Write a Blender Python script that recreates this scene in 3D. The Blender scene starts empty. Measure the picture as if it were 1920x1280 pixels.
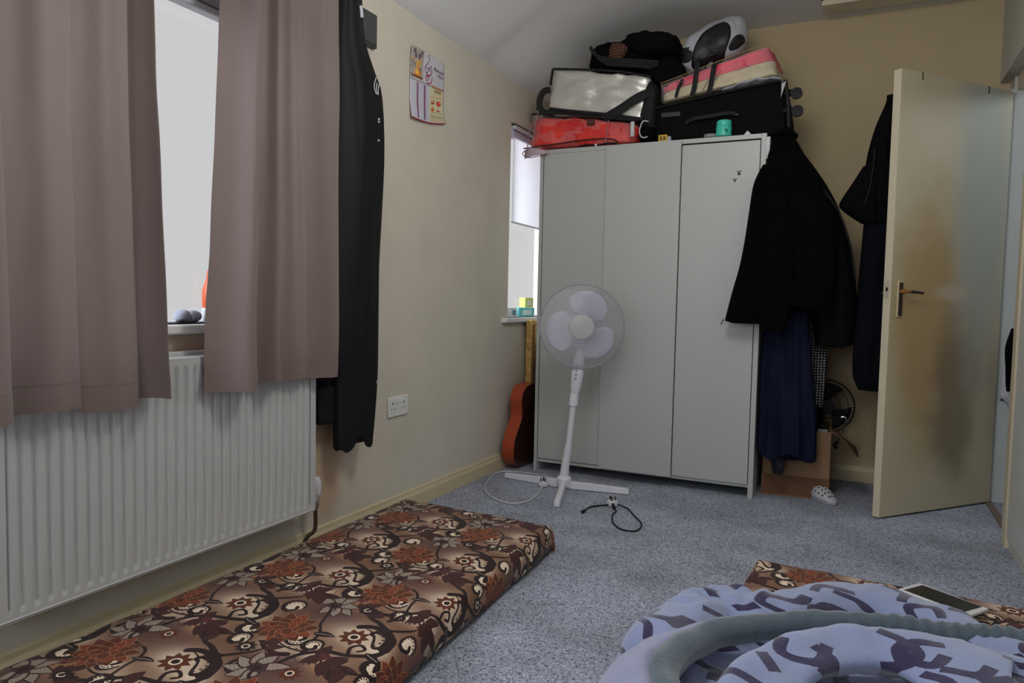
import bpy, bmesh, math, random
import numpy as np
from mathutils import Vector, Matrix, noise
D = bpy.data
C = bpy.context.scene.collection
PI = math.pi
random.seed(5)

# ------------------------------------------------------------------ camera, world, lights, exposure
def camera():
    yaw, pitch, roll = -0.44945509, 0.05810137, 0.02059192
    cy, sy, cp, sp = math.cos(yaw), math.sin(yaw), math.cos(pitch), math.sin(pitch)
    f = Vector((sy*cp, cy*cp, -sp)); r0 = Vector((cy, -sy, 0)); u0 = r0.cross(f)
    r = r0*math.cos(roll)+u0*math.sin(roll); u = -r0*math.sin(roll)+u0*math.cos(roll)
    cam = D.cameras.new('camera'); o = D.objects.new('camera', cam); C.objects.link(o)
    m = Matrix(((r.x, u.x, -f.x, 1.7952), (r.y, u.y, -f.y, 0), (r.z, u.z, -f.z, 0.948), (0, 0, 0, 1)))
    o.matrix_world = m
    cam.sensor_width = 36; cam.lens = 1355.977/1920*36; cam.clip_start = 0.02
    bpy.context.scene.camera = o
camera()
sc = bpy.context.scene
sc.view_settings.view_transform = 'Standard'
sc.view_settings.look = 'None'
sc.view_settings.gamma = 1
sc.view_settings.exposure = 0
sc.view_settings.use_curve_mapping = False
w = D.worlds.new('overcast'); sc.world = w; w.use_nodes = True
w.node_tree.nodes['Background'].inputs[0].default_value = (0.985, 0.99, 1.0, 1)
w.node_tree.nodes['Background'].inputs[1].default_value = 0.625

def area(name, loc, target, sx, sy, power, col):
    l = D.lights.new(name, 'AREA'); l.shape = 'RECTANGLE'; l.size = sx; l.size_y = sy
    l.energy = power; l.color = col
    o = D.objects.new(name, l); C.objects.link(o); o.location = loc
    d = Vector(target)-Vector(loc)
    o.rotation_euler = d.to_track_quat('-Z', 'Y').to_euler()
area('window_daylight', (-0.75, -0.45, 1.90), (0.35, 1.55, 0.95), 1.2, 1.2, 56, (0.80, 0.89, 1.0))
area('window_daylight_2', (-0.55, 0.95, 1.85), (0.9, 1.9, 0.6), 1.2, 1.0, 14, (0.80, 0.89, 1.0))
area('rear_window_daylight', (1.15, -1.35, 1.45), (0.9, 2.5, 2.0), 1.5, 1.2, 20, (0.93, 0.96, 1.0))
area('far_window_daylight', (-0.62, 3.35, 1.5), (0.3, 4.05, 1.0), 0.5, 1.0, 26, (0.92, 0.96, 1.0))
pl = D.lights.new('ceiling_lamp', 'POINT'); pl.energy = 29; pl.shadow_soft_size = .2; pl.color = (1.0, .98, .94)
plo = D.objects.new('ceiling_lamp', pl); C.objects.link(plo); plo.location = (1.35, 1.85, 2.06)
area('landing_daylight', (3.2, 3.9, 2.2), (2.5, 3.95, 0.6), 0.5, 0.5, 5, (0.9, 0.95, 1.0))

# ------------------------------------------------------------------ materials
def lin(c):
    return tuple((x/12.92 if x <= .04045 else ((x+.055)/1.055)**2.4) for x in c)
MATS = {}
def pm(name, col, rough=.6, var=.08, scale=12, bump=0, bscale=60, metal=0, trans=0, sheen=0, coat=0, spec=.5, col2=None):
    """procedural material: noise-varied base colour with fine noise bump; col in sRGB 0-1"""
    if name in MATS: return MATS[name]
    m = D.materials.new(name); m.use_nodes = True; nt = m.node_tree; N = nt.nodes; L = nt.links
    b = N['Principled BSDF']; c = lin(col)
    tc = N.new('ShaderNodeTexCoord'); nz = N.new('ShaderNodeTexNoise'); nz.inputs['Scale'].default_value = scale
    nz.inputs['Detail'].default_value = 5
    L.new(tc.outputs['Object'], nz.inputs['Vector'])
    cr = N.new('ShaderNodeValToRGB'); cr.color_ramp.elements[0].position = .3; cr.color_ramp.elements[1].position = .7
    c2 = lin(col2) if col2 else tuple(min(1, x*(1+var)) for x in c)
    cr.color_ramp.elements[0].color = (*[x*(1-var) for x in c], 1); cr.color_ramp.elements[1].color = (*c2, 1)
    L.new(nz.outputs['Fac'], cr.inputs[0]); L.new(cr.outputs[0], b.inputs['Base Color'])
    b.inputs['Roughness'].default_value = rough; b.inputs['Metallic'].default_value = metal
    b.inputs['Specular IOR Level'].default_value = spec
    b.inputs['Sheen Weight'].default_value = sheen; b.inputs['Coat Weight'].default_value = coat
    if bump:
        n2 = N.new('ShaderNodeTexNoise'); n2.inputs['Scale'].default_value = bscale; n2.inputs['Detail'].default_value = 3
        L.new(tc.outputs['Object'], n2.inputs['Vector'])
        bp = N.new('ShaderNodeBump'); bp.inputs['Strength'].default_value = bump; bp.inputs['Distance'].default_value = .004
        L.new(n2.outputs['Fac'], bp.inputs['Height']); L.new(bp.outputs[0], b.inputs['Normal'])
    if trans:
        out = N['Material Output']; tr = N.new('ShaderNodeBsdfTranslucent'); mx = N.new('ShaderNodeMixShader')
        mx.inputs[0].default_value = trans; L.new(cr.outputs[0], tr.inputs[0])
        L.new(b.outputs[0], mx.inputs[1]); L.new(tr.outputs[0], mx.inputs[2]); L.new(mx.outputs[0], out.inputs[0])
    MATS[name] = m
    return m

def clear(name, alpha=.25, rough=.12, col=(.9, .9, .9), bump=.3):
    m = D.materials.new(name); m.use_nodes = True; nt = m.node_tree; N = nt.nodes; L = nt.links
    b = N['Principled BSDF']; b.inputs['Base Color'].default_value = (*col, 1); b.inputs['Roughness'].default_value = rough
    tr = N.new('ShaderNodeBsdfTransparent'); mx = N.new('ShaderNodeMixShader'); mx.inputs[0].default_value = alpha
    L.new(tr.outputs[0], mx.inputs[1]); L.new(b.outputs[0], mx.inputs[2]); L.new(mx.outputs[0], N['Material Output'].inputs[0])
    if bump:
        tc = N.new('ShaderNodeTexCoord'); n2 = N.new('ShaderNodeTexNoise'); n2.inputs['Scale'].default_value = 30
        L.new(tc.outputs['Object'], n2.inputs['Vector'])
        bp = N.new('ShaderNodeBump'); bp.inputs['Strength'].default_value = bump; bp.inputs['Distance'].default_value = .02
        L.new(n2.outputs['Fac'], bp.inputs['Height']); L.new(bp.outputs[0], b.inputs['Normal'])
    return m

def glass():
    m = D.materials.new('window_glass'); m.use_nodes = True; nt = m.node_tree; N = nt.nodes; L = nt.links
    N.remove(N['Principled BSDF'])
    tr = N.new('ShaderNodeBsdfTransparent'); gl = N.new('ShaderNodeBsdfGlossy'); gl.inputs['Roughness'].default_value = .02
    mx = N.new('ShaderNodeMixShader'); mx.inputs[0].default_value = .03
    L.new(tr.outputs[0], mx.inputs[1]); L.new(gl.outputs[0], mx.inputs[2]); L.new(mx.outputs[0], N['Material Output'].inputs[0])
    return m

def carpet_mat():
    m = D.materials.new('carpet'); m.use_nodes = True; nt = m.node_tree; N = nt.nodes; L = nt.links; b = N['Principled BSDF']
    tc = N.new('ShaderNodeTexCoord')
    def nz(s, d=3):
        n = N.new('ShaderNodeTexNoise'); n.inputs['Scale'].default_value = s; n.inputs['Detail'].default_value = d
        L.new(tc.outputs['Object'], n.inputs['Vector']); return n
    def ramp(n, e):
        r = N.new('ShaderNodeValToRGB'); r.color_ramp.elements[0].position = e[0][0]; r.color_ramp.elements[0].color = (*lin(e[0][1]), 1)
        r.color_ramp.elements[1].position = e[1][0]; r.color_ramp.elements[1].color = (*lin(e[1][1]), 1)
        for p, c in e[2:]:
            q = r.color_ramp.elements.new(p); q.color = (*lin(c), 1)
        L.new(n.outputs[0], r.inputs[0]); return r
    vo = N.new('ShaderNodeTexVoronoi'); vo.inputs['Scale'].default_value = 230; L.new(tc.outputs['Object'], vo.inputs['Vector'])
    sx = N.new('ShaderNodeSeparateColor'); L.new(vo.outputs['Color'], sx.inputs[0])
    fine = ramp(sx, [(0, (.31, .325, .38)), (.10, (.45, .465, .52)), (.3, (.60, .62, .685)), (.8, (.66, .68, .745)), (1, (.78, .80, .85))])
    blot = ramp(nz(3.5, 4), [(.3, (.86, .86, .84)), (.6, (1, 1, 1))])
    mx = N.new('ShaderNodeMix'); mx.data_type = 'RGBA'; mx.blend_type = 'MULTIPLY'; mx.inputs[0].default_value = 1
    L.new(fine.outputs[0], mx.inputs[6]); L.new(blot.outputs[0], mx.inputs[7]); L.new(mx.outputs[2], b.inputs['Base Color'])
    b.inputs['Roughness'].default_value = 1; b.inputs['Specular IOR Level'].default_value = .1
    bp = N.new('ShaderNodeBump'); bp.inputs['Strength'].default_value = .35; bp.inputs['Distance'].default_value = .003
    L.new(nz(400, 2).outputs[0], bp.inputs['Height']); L.new(bp.outputs[0], b.inputs['Normal'])
    return m

def masked(name, base, patches, rough=.7, var=.04, bump=.15, bscale=25):
    """plain paint with stains or painted-in light and shade: patches = (center, radii, colour, amount, edge noise) in object space"""
    m = D.materials.new(name); m.use_nodes = True; nt = m.node_tree; N = nt.nodes; L = nt.links; b = N['Principled BSDF']
    tc = N.new('ShaderNodeTexCoord')
    n0 = N.new('ShaderNodeTexNoise'); n0.inputs['Scale'].default_value = 4; n0.inputs['Detail'].default_value = 6
    L.new(tc.outputs['Object'], n0.inputs['Vector'])
    cr = N.new('ShaderNodeValToRGB'); c = lin(base)
    cr.color_ramp.elements[0].position = .35; cr.color_ramp.elements[1].position = .65
    cr.color_ramp.elements[0].color = (*[x*(1-var) for x in c], 1); cr.color_ramp.elements[1].color = (*[x*(1+var) for x in c], 1)
    L.new(n0.outputs['Fac'], cr.inputs[0]); cur = cr.outputs[0]
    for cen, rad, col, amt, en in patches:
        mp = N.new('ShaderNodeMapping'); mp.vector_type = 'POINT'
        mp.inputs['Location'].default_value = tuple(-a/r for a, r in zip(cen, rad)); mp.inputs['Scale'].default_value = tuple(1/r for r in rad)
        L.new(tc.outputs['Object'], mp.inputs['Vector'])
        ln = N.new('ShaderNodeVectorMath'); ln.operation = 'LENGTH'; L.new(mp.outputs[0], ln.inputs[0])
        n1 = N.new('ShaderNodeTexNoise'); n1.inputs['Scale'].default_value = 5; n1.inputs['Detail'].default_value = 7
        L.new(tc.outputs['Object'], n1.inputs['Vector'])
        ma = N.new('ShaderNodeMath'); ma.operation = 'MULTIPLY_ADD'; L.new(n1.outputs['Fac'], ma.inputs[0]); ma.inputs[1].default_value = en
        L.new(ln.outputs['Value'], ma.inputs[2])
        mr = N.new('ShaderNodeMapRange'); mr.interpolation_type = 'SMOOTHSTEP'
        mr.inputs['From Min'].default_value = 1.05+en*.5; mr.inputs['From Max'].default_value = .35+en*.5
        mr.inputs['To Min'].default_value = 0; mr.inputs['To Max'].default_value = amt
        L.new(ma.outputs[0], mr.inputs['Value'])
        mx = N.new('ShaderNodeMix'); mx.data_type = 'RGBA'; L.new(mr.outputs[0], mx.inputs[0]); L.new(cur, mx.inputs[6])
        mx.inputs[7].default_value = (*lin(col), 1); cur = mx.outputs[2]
    L.new(cur, b.inputs['Base Color']); b.inputs['Roughness'].default_value = rough
    n2 = N.new('ShaderNodeTexNoise'); n2.inputs['Scale'].default_value = bscale; n2.inputs['Detail'].default_value = 5
    L.new(tc.outputs['Object'], n2.inputs['Vector'])
    bp = N.new('ShaderNodeBump'); bp.inputs['Strength'].default_value = bump; bp.inputs['Distance'].default_value = .006
    L.new(n2.outputs['Fac'], bp.inputs['Height']); L.new(bp.outputs[0], b.inputs['Normal'])
    return m

def catmull(P, n, closed=False):
    out = []; m = len(P)
    for i in range(m if closed else m-1):
        g = (lambda k: P[k % m]) if closed else (lambda k: P[min(max(k, 0), m-1)])
        p0, p1, p2, p3 = g(i-1), g(i), g(i+1), g(i+2)
        for k in range(n):
            t = k/n; out.append(.5*(2*p1+(p2-p0)*t+(2*p0-5*p1+4*p2-p3)*t*t+(3*p1-p0-3*p2+p3)*t**3))
    if not closed: out.append(P[-1])
    return out
# ---------------- painted textile patterns (computed here, mapped by UV)
class Paint:
    def __init__(s, W, H, res, base):
        s.W, s.H, s.r = W, H, res; s.nx, s.ny = int(W*res), int(H*res)
        s.a = np.ones((s.ny, s.nx, 3), np.float32)*np.array(base, np.float32)
    def win(s, cx, cy, R):
        n = int(R*s.r)+2; ix = np.arange(int(cx*s.r)-n, int(cx*s.r)+n+1); iy = np.arange(int(cy*s.r)-n, int(cy*s.r)+n+1)
        X, Y = np.meshgrid(ix/s.r-cx, iy/s.r-cy); return np.ix_(iy % s.ny, ix % s.nx), X, Y
    def put(s, idx, mask, col):
        mask = np.clip(mask, 0, 1)[..., None].astype(np.float32)
        s.a[idx] = s.a[idx]*(1-mask)+np.array(col, np.float32)*mask
    def aa(s, d): return np.clip(.5-d*s.r, 0, 1)          # d = signed distance, negative inside
    def disc(s, cx, cy, r, col, ry=None):
        idx, X, Y = s.win(cx, cy, max(r, ry or r)+2); s.put(idx, s.aa(np.hypot(X, Y*(r/(ry or r)))-r), col)
    def glow(s, cx, cy, rx, ry, col, amt=1):
        idx, X, Y = s.win(cx, cy, max(rx, ry)*1.6); s.put(idx, amt*np.exp(-((X/rx)**2+(Y/ry)**2)*1.4), col)
    def leaf(s, cx, cy, ang, ln, wd, col, bend=0, edge=None, ew=1.2, vein=None):
        idx, X, Y = s.win(cx, cy, ln+6); a = math.radians(ang)
        u = (X*math.cos(a)+Y*math.sin(a))/ln; v = -X*math.sin(a)+Y*math.cos(a)
        v = v-bend*np.sin(np.clip(u, 0, 1)*PI)*wd
        wv = wd*np.sin(PI*np.clip(u, 0, 1)**.8)**.9
        d = np.abs(v)-wv; d = np.where((u < 0) | (u > 1), 9., d)
        if edge is not None: s.put(idx, s.aa(d-ew), edge)
        s.put(idx, s.aa(d), col)
        if vein is not None: s.put(idx, s.aa(np.abs(v)-.7)*(d < 0)*(u > .12)*(u < .85), vein)
        return idx, X, Y, d, u, v
    def stroke(s, pts, w0, w1, col, n=14):
        P = []
        for i in range(len(pts)-1):
            p0 = pts[max(i-1, 0)]; p1 = pts[i]; p2 = pts[i+1]; p3 = pts[min(i+2, len(pts)-1)]
            for k in range(n):
                t = k/n
                P.append([.5*(2*p1[j]+(p2[j]-p0[j])*t+(2*p0[j]-5*p1[j]+4*p2[j]-p3[j])*t*t+(3*p1[j]-p0[j]-3*p2[j]+p3[j])*t**3) for j in (0, 1)])
        P.append(pts[-1]); m = len(P)
        for i, p in enumerate(P):
            t = i/(m-1); s.disc(p[0], p[1], w0+(w1-w0)*t, col)
    def image(s, name):
        im = D.images.new(name, s.nx, s.ny); im.colorspace_settings.name = 'sRGB'
        px = np.ones((s.ny, s.nx, 4), np.float32); px[..., :3] = np.clip(s.a, 0, 1); im.pixels.foreach_set(px.ravel()); im.update(); im.pack()
        return im

def floral():
    cream = (.92, .84, .74); tan = (.74, .53, .38); purp = (.36, .245, .235); dark = (.15, .075, .07); rust = (.37, .175, .105); mar = (.26, .13, .12); pale = (.83, .78, .70)
    p = Paint(365, 584, 2.3, (.47, .33, .25))
    rows = [(0, 0, 0), (99, 292, 1)]
    for ox, oy, k in rows:
        p.glow(ox-20 if k else ox+40, oy+125, 95, 62, purp, 1); p.glow(ox+25, oy+165, 60, 45, purp, .8)
        p.glow(ox+90, oy+100, 60, 60, purp, .6); p.glow(ox-60, oy+215, 60, 40, cream, .8); p.glow(ox+60, oy-30, 55, 34, cream, .75); p.glow(ox+170, oy+60, 90, 66, cream, 1); p.glow(ox-120, oy+20, 60, 42, cream, .9); p.glow(ox+150, oy-75, 80, 45, cream, .9)
        p.glow(ox+90, oy+200, 50, 40, tan, .8)
    for ox, oy, k in rows:
        f = -1 if k else 1
        def S(x, y): return (ox+x, oy+y)
        # main curling stems
        p.stroke([S(*q) for q in [(95, -130), (110, -80), (150, -40), (215, -25), (262, 10), (262, 60), (228, 104), (184, 114), (150, 100)]], 6, 10, dark)
        p.stroke([S(*q) for q in [(262, 40), (250, 85), (215, 118)]], 17, 11, dark)
        p.stroke([S(*q) for q in [(236, 92), (205, 96), (196, 82), (208, 76)]], 8, 4, dark); p.stroke([S(*q) for q in [(262, 50), (240, 30), (226, 40)]], 9, 3, dark)
        p.stroke([S(*q) for q in [(215, 115), (250, 140), (280, 170), (300, 215)]], 7, 3, dark)
        p.stroke([S(*q) for q in [(150, -40), (120, -60), (70, -70), (30, -60)]], 5, 2.5, dark)
        p.stroke([S(*q) for q in [(205, -28), (190, 5), (205, 25), (225, 12), (215, -2)]], 5, 4, dark)
        for q in [(232, 40), (238, 55), (236, 72), (228, 86), (216, 96), (200, 103)]: p.disc(*S(*q), 3.5, mar)
        p.stroke([S(*q) for q in [(225, 45), (212, 70), (190, 92), (168, 100)]], 4, 1.5, dark)
        p.stroke([S(*q) for q in [(-5, -75), (20, -95), (60, -105), (85, -95)]], 5, 9, dark); p.stroke([S(*q) for q in [(215, 118), (180, 140), (150, 150), (120, 175), (95, 220)]], 9, 3, dark)
        for q, a, l in [((140, 152), 80, 48), ((110, 190), 150, 44), ((100, 205), 60, 46), ((300, 215), 130, 40), ((292, 190), 40, 44), ((30, -62), 200, 46), ((60, -100), 250, 40)]:
            p.leaf(*S(*q), a, l, 13, mar, .4, dark, 1.6)
        # paisley curls with toothed rims
        for cx_, cy_, sg, R_ in ((300, 110, 1, 30), (60, -28, -1, 26), (205, 205, 1, 26), (285, -40, -1, 28), (10, 262, 1, 24)):
            p.disc(*S(cx_, cy_), R_-3, cream)
            p.stroke([S(cx_+R_*math.cos(t_*sg), cy_+R_*math.sin(t_*sg)) for t_ in (0, .8, 1.6, 2.4, 3.2, 4.0, 4.7)], 3, 7, dark)
            p.stroke([S(cx_+R_*math.cos(4.7*sg), cy_+R_*math.sin(4.7*sg)), S(cx_+R_*.5, cy_-R_*.5*sg), S(cx_+R_*.3, cy_)], 6, 5, dark)
            for t_ in range(7): p.disc(*S(cx_+(R_-9)*math.cos((.4+t_*.5)*sg), cy_+(R_-9)*math.sin((.4+t_*.5)*sg)), 2.8, mar)
        # leafy sprig
        p.stroke([S(*q) for q in [(140, -45), (165, -75), (200, -100), (240, -112)]], 4, 2, dark)
        for q, a, l in [((160, -70), 100, 52), ((185, -90), 60, 55), ((205, -102), 20, 62), ((175, -85), -60, 50), ((200, -102), -40, 54), ((150, -62), -110, 44)]:
            p.leaf(*S(*q), a, l*1.12, 16, mar, .4, dark, 1.8)
        for j in range(6): p.disc(*S(112+j*11, -100-6*math.sin(j*.7)*2), 3.2, mar)
        # little scroll
        p.stroke([S(*q) for q in [(-40, -40), (-70, -62), (-100, -50), (-102, -25), (-82, -18), (-76, -34)]], 6, 5, dark)
        p.stroke([S(*q) for q in [(-70, -62), (-110, -85), (-150, -75)]], 5, 2, dark)
        # netted leaves
        nc = (-30, 120) if k else (20, 165)
        for a, l in [(200, 70), (165, 62), (235, 60), (120, 62), (85, 56), (30, 66), (275, 50)]:
            a2 = a if k else 180-a
            idx, X, Y, d, u, v = p.leaf(*S(*nc), a2, l*1.12, 15, pale, .3, (.20, .10, .11), 4.2)
            hatch = ((np.abs(((X+Y)/4.2) % 1-.5) < .17) | (np.abs(((X-Y)/4.2) % 1-.5) < .17)) & (d < 0)
            p.put(idx, hatch*.9, (.30, .19, .18))
            p.put(idx, (p.aa(d)*(u < .3)).astype(np.float32), (.28, .17, .17))
        p.disc(*S(*nc), 10, dark)
        p.stroke([S(*q) for q in [nc, (nc[0]+15, nc[1]-40), (60, 60), (88, 20), (95, -20), (110, -80)]], 4, 4, dark)
        # dark single leaves and heart
        p.leaf(*S(75, 14), 12, 58, 12, dark, .3, None, 1, cream); p.leaf(*S(-130, 0), -14, 55, 12, dark, -.3, None, 1, cream)
        p.disc(*S(-28, -8+0), 9, mar)
        for q in [(60, 235), (72, 235), (66, 225)]: p.disc(*S(*q), 9, (.36, .16, .17))
        # lotus
        for ring, (n, l, wd) in enumerate([(12, 78, 20), (9, 56, 19), (6, 34, 14)]):
            for j in range(n):
                a = 360*j/n+ring*13
                ll = l*(1+.12*math.cos(math.radians(a-90)))
                p.leaf(*S(0, 0), a, ll, wd, rust if (j+ring) % 3 else (.50, .23, .13), 0, (.86, .66, .46), .9)
        # daisies
        def daisy(q, R, col):
            cx, cy = S(*q)
            for j in range(9): p.leaf(cx, cy, 40*j+7, R, R*.26, col)
            p.disc(cx, cy, R*.66, col); p.disc(cx, cy, R*.38, cream); p.disc(cx, cy, R*.24, dark)
        daisy((168, 50), 40, rust)
        daisy((47, 136) if k else (-78, 190), 27, rust)
        daisy((-118, 179) if k else (114, 186), 28, dark)
        rr = random.Random(3+k)
        for j in range(6): p.disc(*S(-60+rr.random()*120, 225+rr.random()*30), 2.6, rust)
    return p.image('floral_print')

def maze():
    lil = (.545, .585, .72); dk = (.21, .19, .31)
    p = Paint(560, 560, 1.6, lil)
    rr = random.Random(11)
    shapes = [[(0, 0), (0, 70), (60, 80), (70, 30)], [(0, 0), (50, 10), (80, 50), (70, 100)], [(0, 0), (60, 0), (60, 50)], [(0, 0), (20, 40), (70, 45), (90, 90), (50, 110)], [(0, 0), (70, 20)], [(0, 0), (0, 60), (-40, 80)]]
    for gx in range(5):
        for gy in range(5):
            sh = shapes[rr.randrange(len(shapes))]; a = rr.choice([0, 90, 180, 270])+rr.uniform(-18, 18); a = math.radians(a); s = rr.uniform(.8, 1.15)
            ox, oy = gx*112+rr.uniform(0, 18), gy*112+rr.uniform(0, 18)
            pts = [(ox+s*(x*math.cos(a)-y*math.sin(a)), oy+s*(x*math.sin(a)+y*math.cos(a))) for x, y in sh]
            pts = [(q.x, q.y) for q in catmull([Vector((*q, 0)) for q in pts], 5)]
            for (xa, ya), (xb, yb) in zip(pts, pts[1:]):
                L_ = math.hypot(xb-xa, yb-ya); ux, uy = (xb-xa)/L_, (yb-ya)/L_; mx_, my_ = (xa+xb)/2, (ya+yb)/2
                idx, X, Y = p.win(mx_, my_, L_/2+40); U_ = np.abs(X*ux+Y*uy); V_ = np.abs(-X*uy+Y*ux)
                p.put(idx, p.aa(np.maximum(U_-L_/2-4, V_-13)), dk)
    return p.image('maze_print')

def calendar_print():
    # 270 x 295 (mm), v up
    W, H = 270, 296
    p = Paint(W, H, 2.5, (.80, .79, .82))
    def rect(x0, y0, x1, y1, col):
        p.a[int(y0*2.5):int(y1*2.5), int(x0*2.5):int(x1*2.5)] = col
    # photo block: gate and lamps
    rect(0, 172, 92, 296, (.66, .63, .60))
    rr = random.Random(4)
    for i in range(34):
        p.disc(rr.uniform(8, 84), rr.uniform(178, 288), rr.uniform(4, 11), rr.choice([(.50, .47, .50), (.72, .69, .62), (.42, .38, .42), (.60, .55, .50), (.78, .62, .38)]))
    p.disc(50, 196, 20, (.93, .58, .20), 14); p.disc(46, 200, 10, (.98, .78, .35)); rect(20, 176, 86, 184, (.45, .25, .12)); p.disc(52, 225, 12, (.88, .62, .34), 22)
    p.disc(60, 265, 7, (.36, .33, .42), 14)
    # calligraphy
    ink = (.36, .24, .34); red = (.62, .22, .33)
    for pts, a, b, c in [([(118, 280), (128, 290), (136, 278), (124, 255), (108, 240), (104, 222), (118, 212), (132, 226), (146, 244)], 1.6, 2.6, ink), ([(150, 250), (160, 238), (156, 218), (140, 204), (122, 200), (112, 186), (122, 172), (142, 172), (158, 184), (162, 204)], 2.2, 3.2, red), ([(108, 196), (118, 206), (136, 206), (150, 212)], 2, 3, red), ([(118, 190), (128, 184), (138, 190), (130, 198)], 1.6, 2.4, ink), ([(112, 236), (124, 232), (138, 238)], 1.6, 1.6, ink)]:
        p.stroke(pts, a, b, c)
    for q in [(118, 236), (146, 230), (154, 232), (150, 224)]: p.disc(*q, 2.6, ink)
    # timetable columns
    rect(0, 6, 140, 160, (.79, .79, .83))
    for x0, x1 in [(46, 58), (98, 112)]: rect(x0, 10, x1, 158, (.50, .30, .46))
    for y in range(10, 158, 5):
        for x in (6, 16, 26, 36, 62, 72, 82, 90, 118, 128): rect(x, y, x+6, y+1.2, (.66, .66, .72))
        rect(47, y, 57, y+1, (.72, .55, .68)); rect(99, y, 111, y+1, (.72, .55, .68))
    rect(0, 160, 270, 168, (.62, .60, .58))
    # advert
    rect(146, 8, 262, 160, (.83, .81, .66))
    for cx, cy, rx, ry, c in [(170, 96, 16, 11, (.72, .36, .28)), (222, 94, 20, 12, (.85, .25, .28)), (168, 64, 14, 10, (.80, .38, .22)), (216, 60, 15, 6, (.66, .42, .40))]:
        p.disc(cx, cy, rx, c, ry)
    p.disc(166, 100, 8, (.90, .80, .70), 5); p.disc(164, 68, 5, (.92, .76, .34)); p.disc(228, 98, 7, (.95, .55, .5), 4)
    for y, c in [(118, (.88, .42, .26)), (48, (.50, .52, .34)), (40, (.86, .50, .34)), (32, (.42, .34, .34)), (26, (.42, .34, .34)), (18, (.62, .60, .50)), (11, (.80, .42, .42))]:
        x = 152
        while x < 254:
            l = rr.uniform(3, 9); rect(x, y, min(x+l, 256), y+3.2, c); x += l+2.5
    rect(0, 0, 270, 4.5, (.74, .16, .26))
    for y in range(176, 226, 9):
        x = 190
        while x < 254:
            l = rr.uniform(4, 10); rect(x, y, min(x+l, 256), y+1.6, (.66, .65, .70)); x += l+3
    return p.image('calendar_print')

def image_mat(name, im, rough=.8, sheen=0, bump=.2, bscale=400, sc_=(1, 1)):
    m = D.materials.new(name); m.use_nodes = True; nt = m.node_tree; N = nt.nodes; L = nt.links; b = N['Principled BSDF']
    uv = N.new('ShaderNodeUVMap'); uv.uv_map = 'UVMap'; t = N.new('ShaderNodeTexImage'); t.image = im
    L.new(uv.outputs[0], t.inputs[0]); b.inputs['Roughness'].default_value = rough; b.inputs['Sheen Weight'].default_value = sheen
    tc = N.new('ShaderNodeTexCoord'); n2 = N.new('ShaderNodeTexNoise'); n2.inputs['Scale'].default_value = bscale
    L.new(tc.outputs['Object'], n2.inputs['Vector'])
    n3 = N.new('ShaderNodeTexNoise'); n3.inputs['Scale'].default_value = 6; L.new(tc.outputs['Object'], n3.inputs['Vector'])
    mr = N.new('ShaderNodeMapRange'); mr.inputs['To Min'].default_value = .88; mr.inputs['To Max'].default_value = 1.05; L.new(n3.outputs['Fac'], mr.inputs['Value'])
    mx = N.new('ShaderNodeVectorMath'); mx.operation = 'SCALE'; L.new(t.outputs[0], mx.inputs[0]); L.new(mr.outputs[0], mx.inputs['Scale']); L.new(mx.outputs[0], b.inputs['Base Color'])
    bp = N.new('ShaderNodeBump'); bp.inputs['Strength'].default_value = bump; bp.inputs['Distance'].default_value = .002
    L.new(n2.outputs['Fac'], bp.inputs['Height']); L.new(bp.outputs[0], b.inputs['Normal'])
    b.inputs['Specular IOR Level'].default_value = .2
    return m

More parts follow.
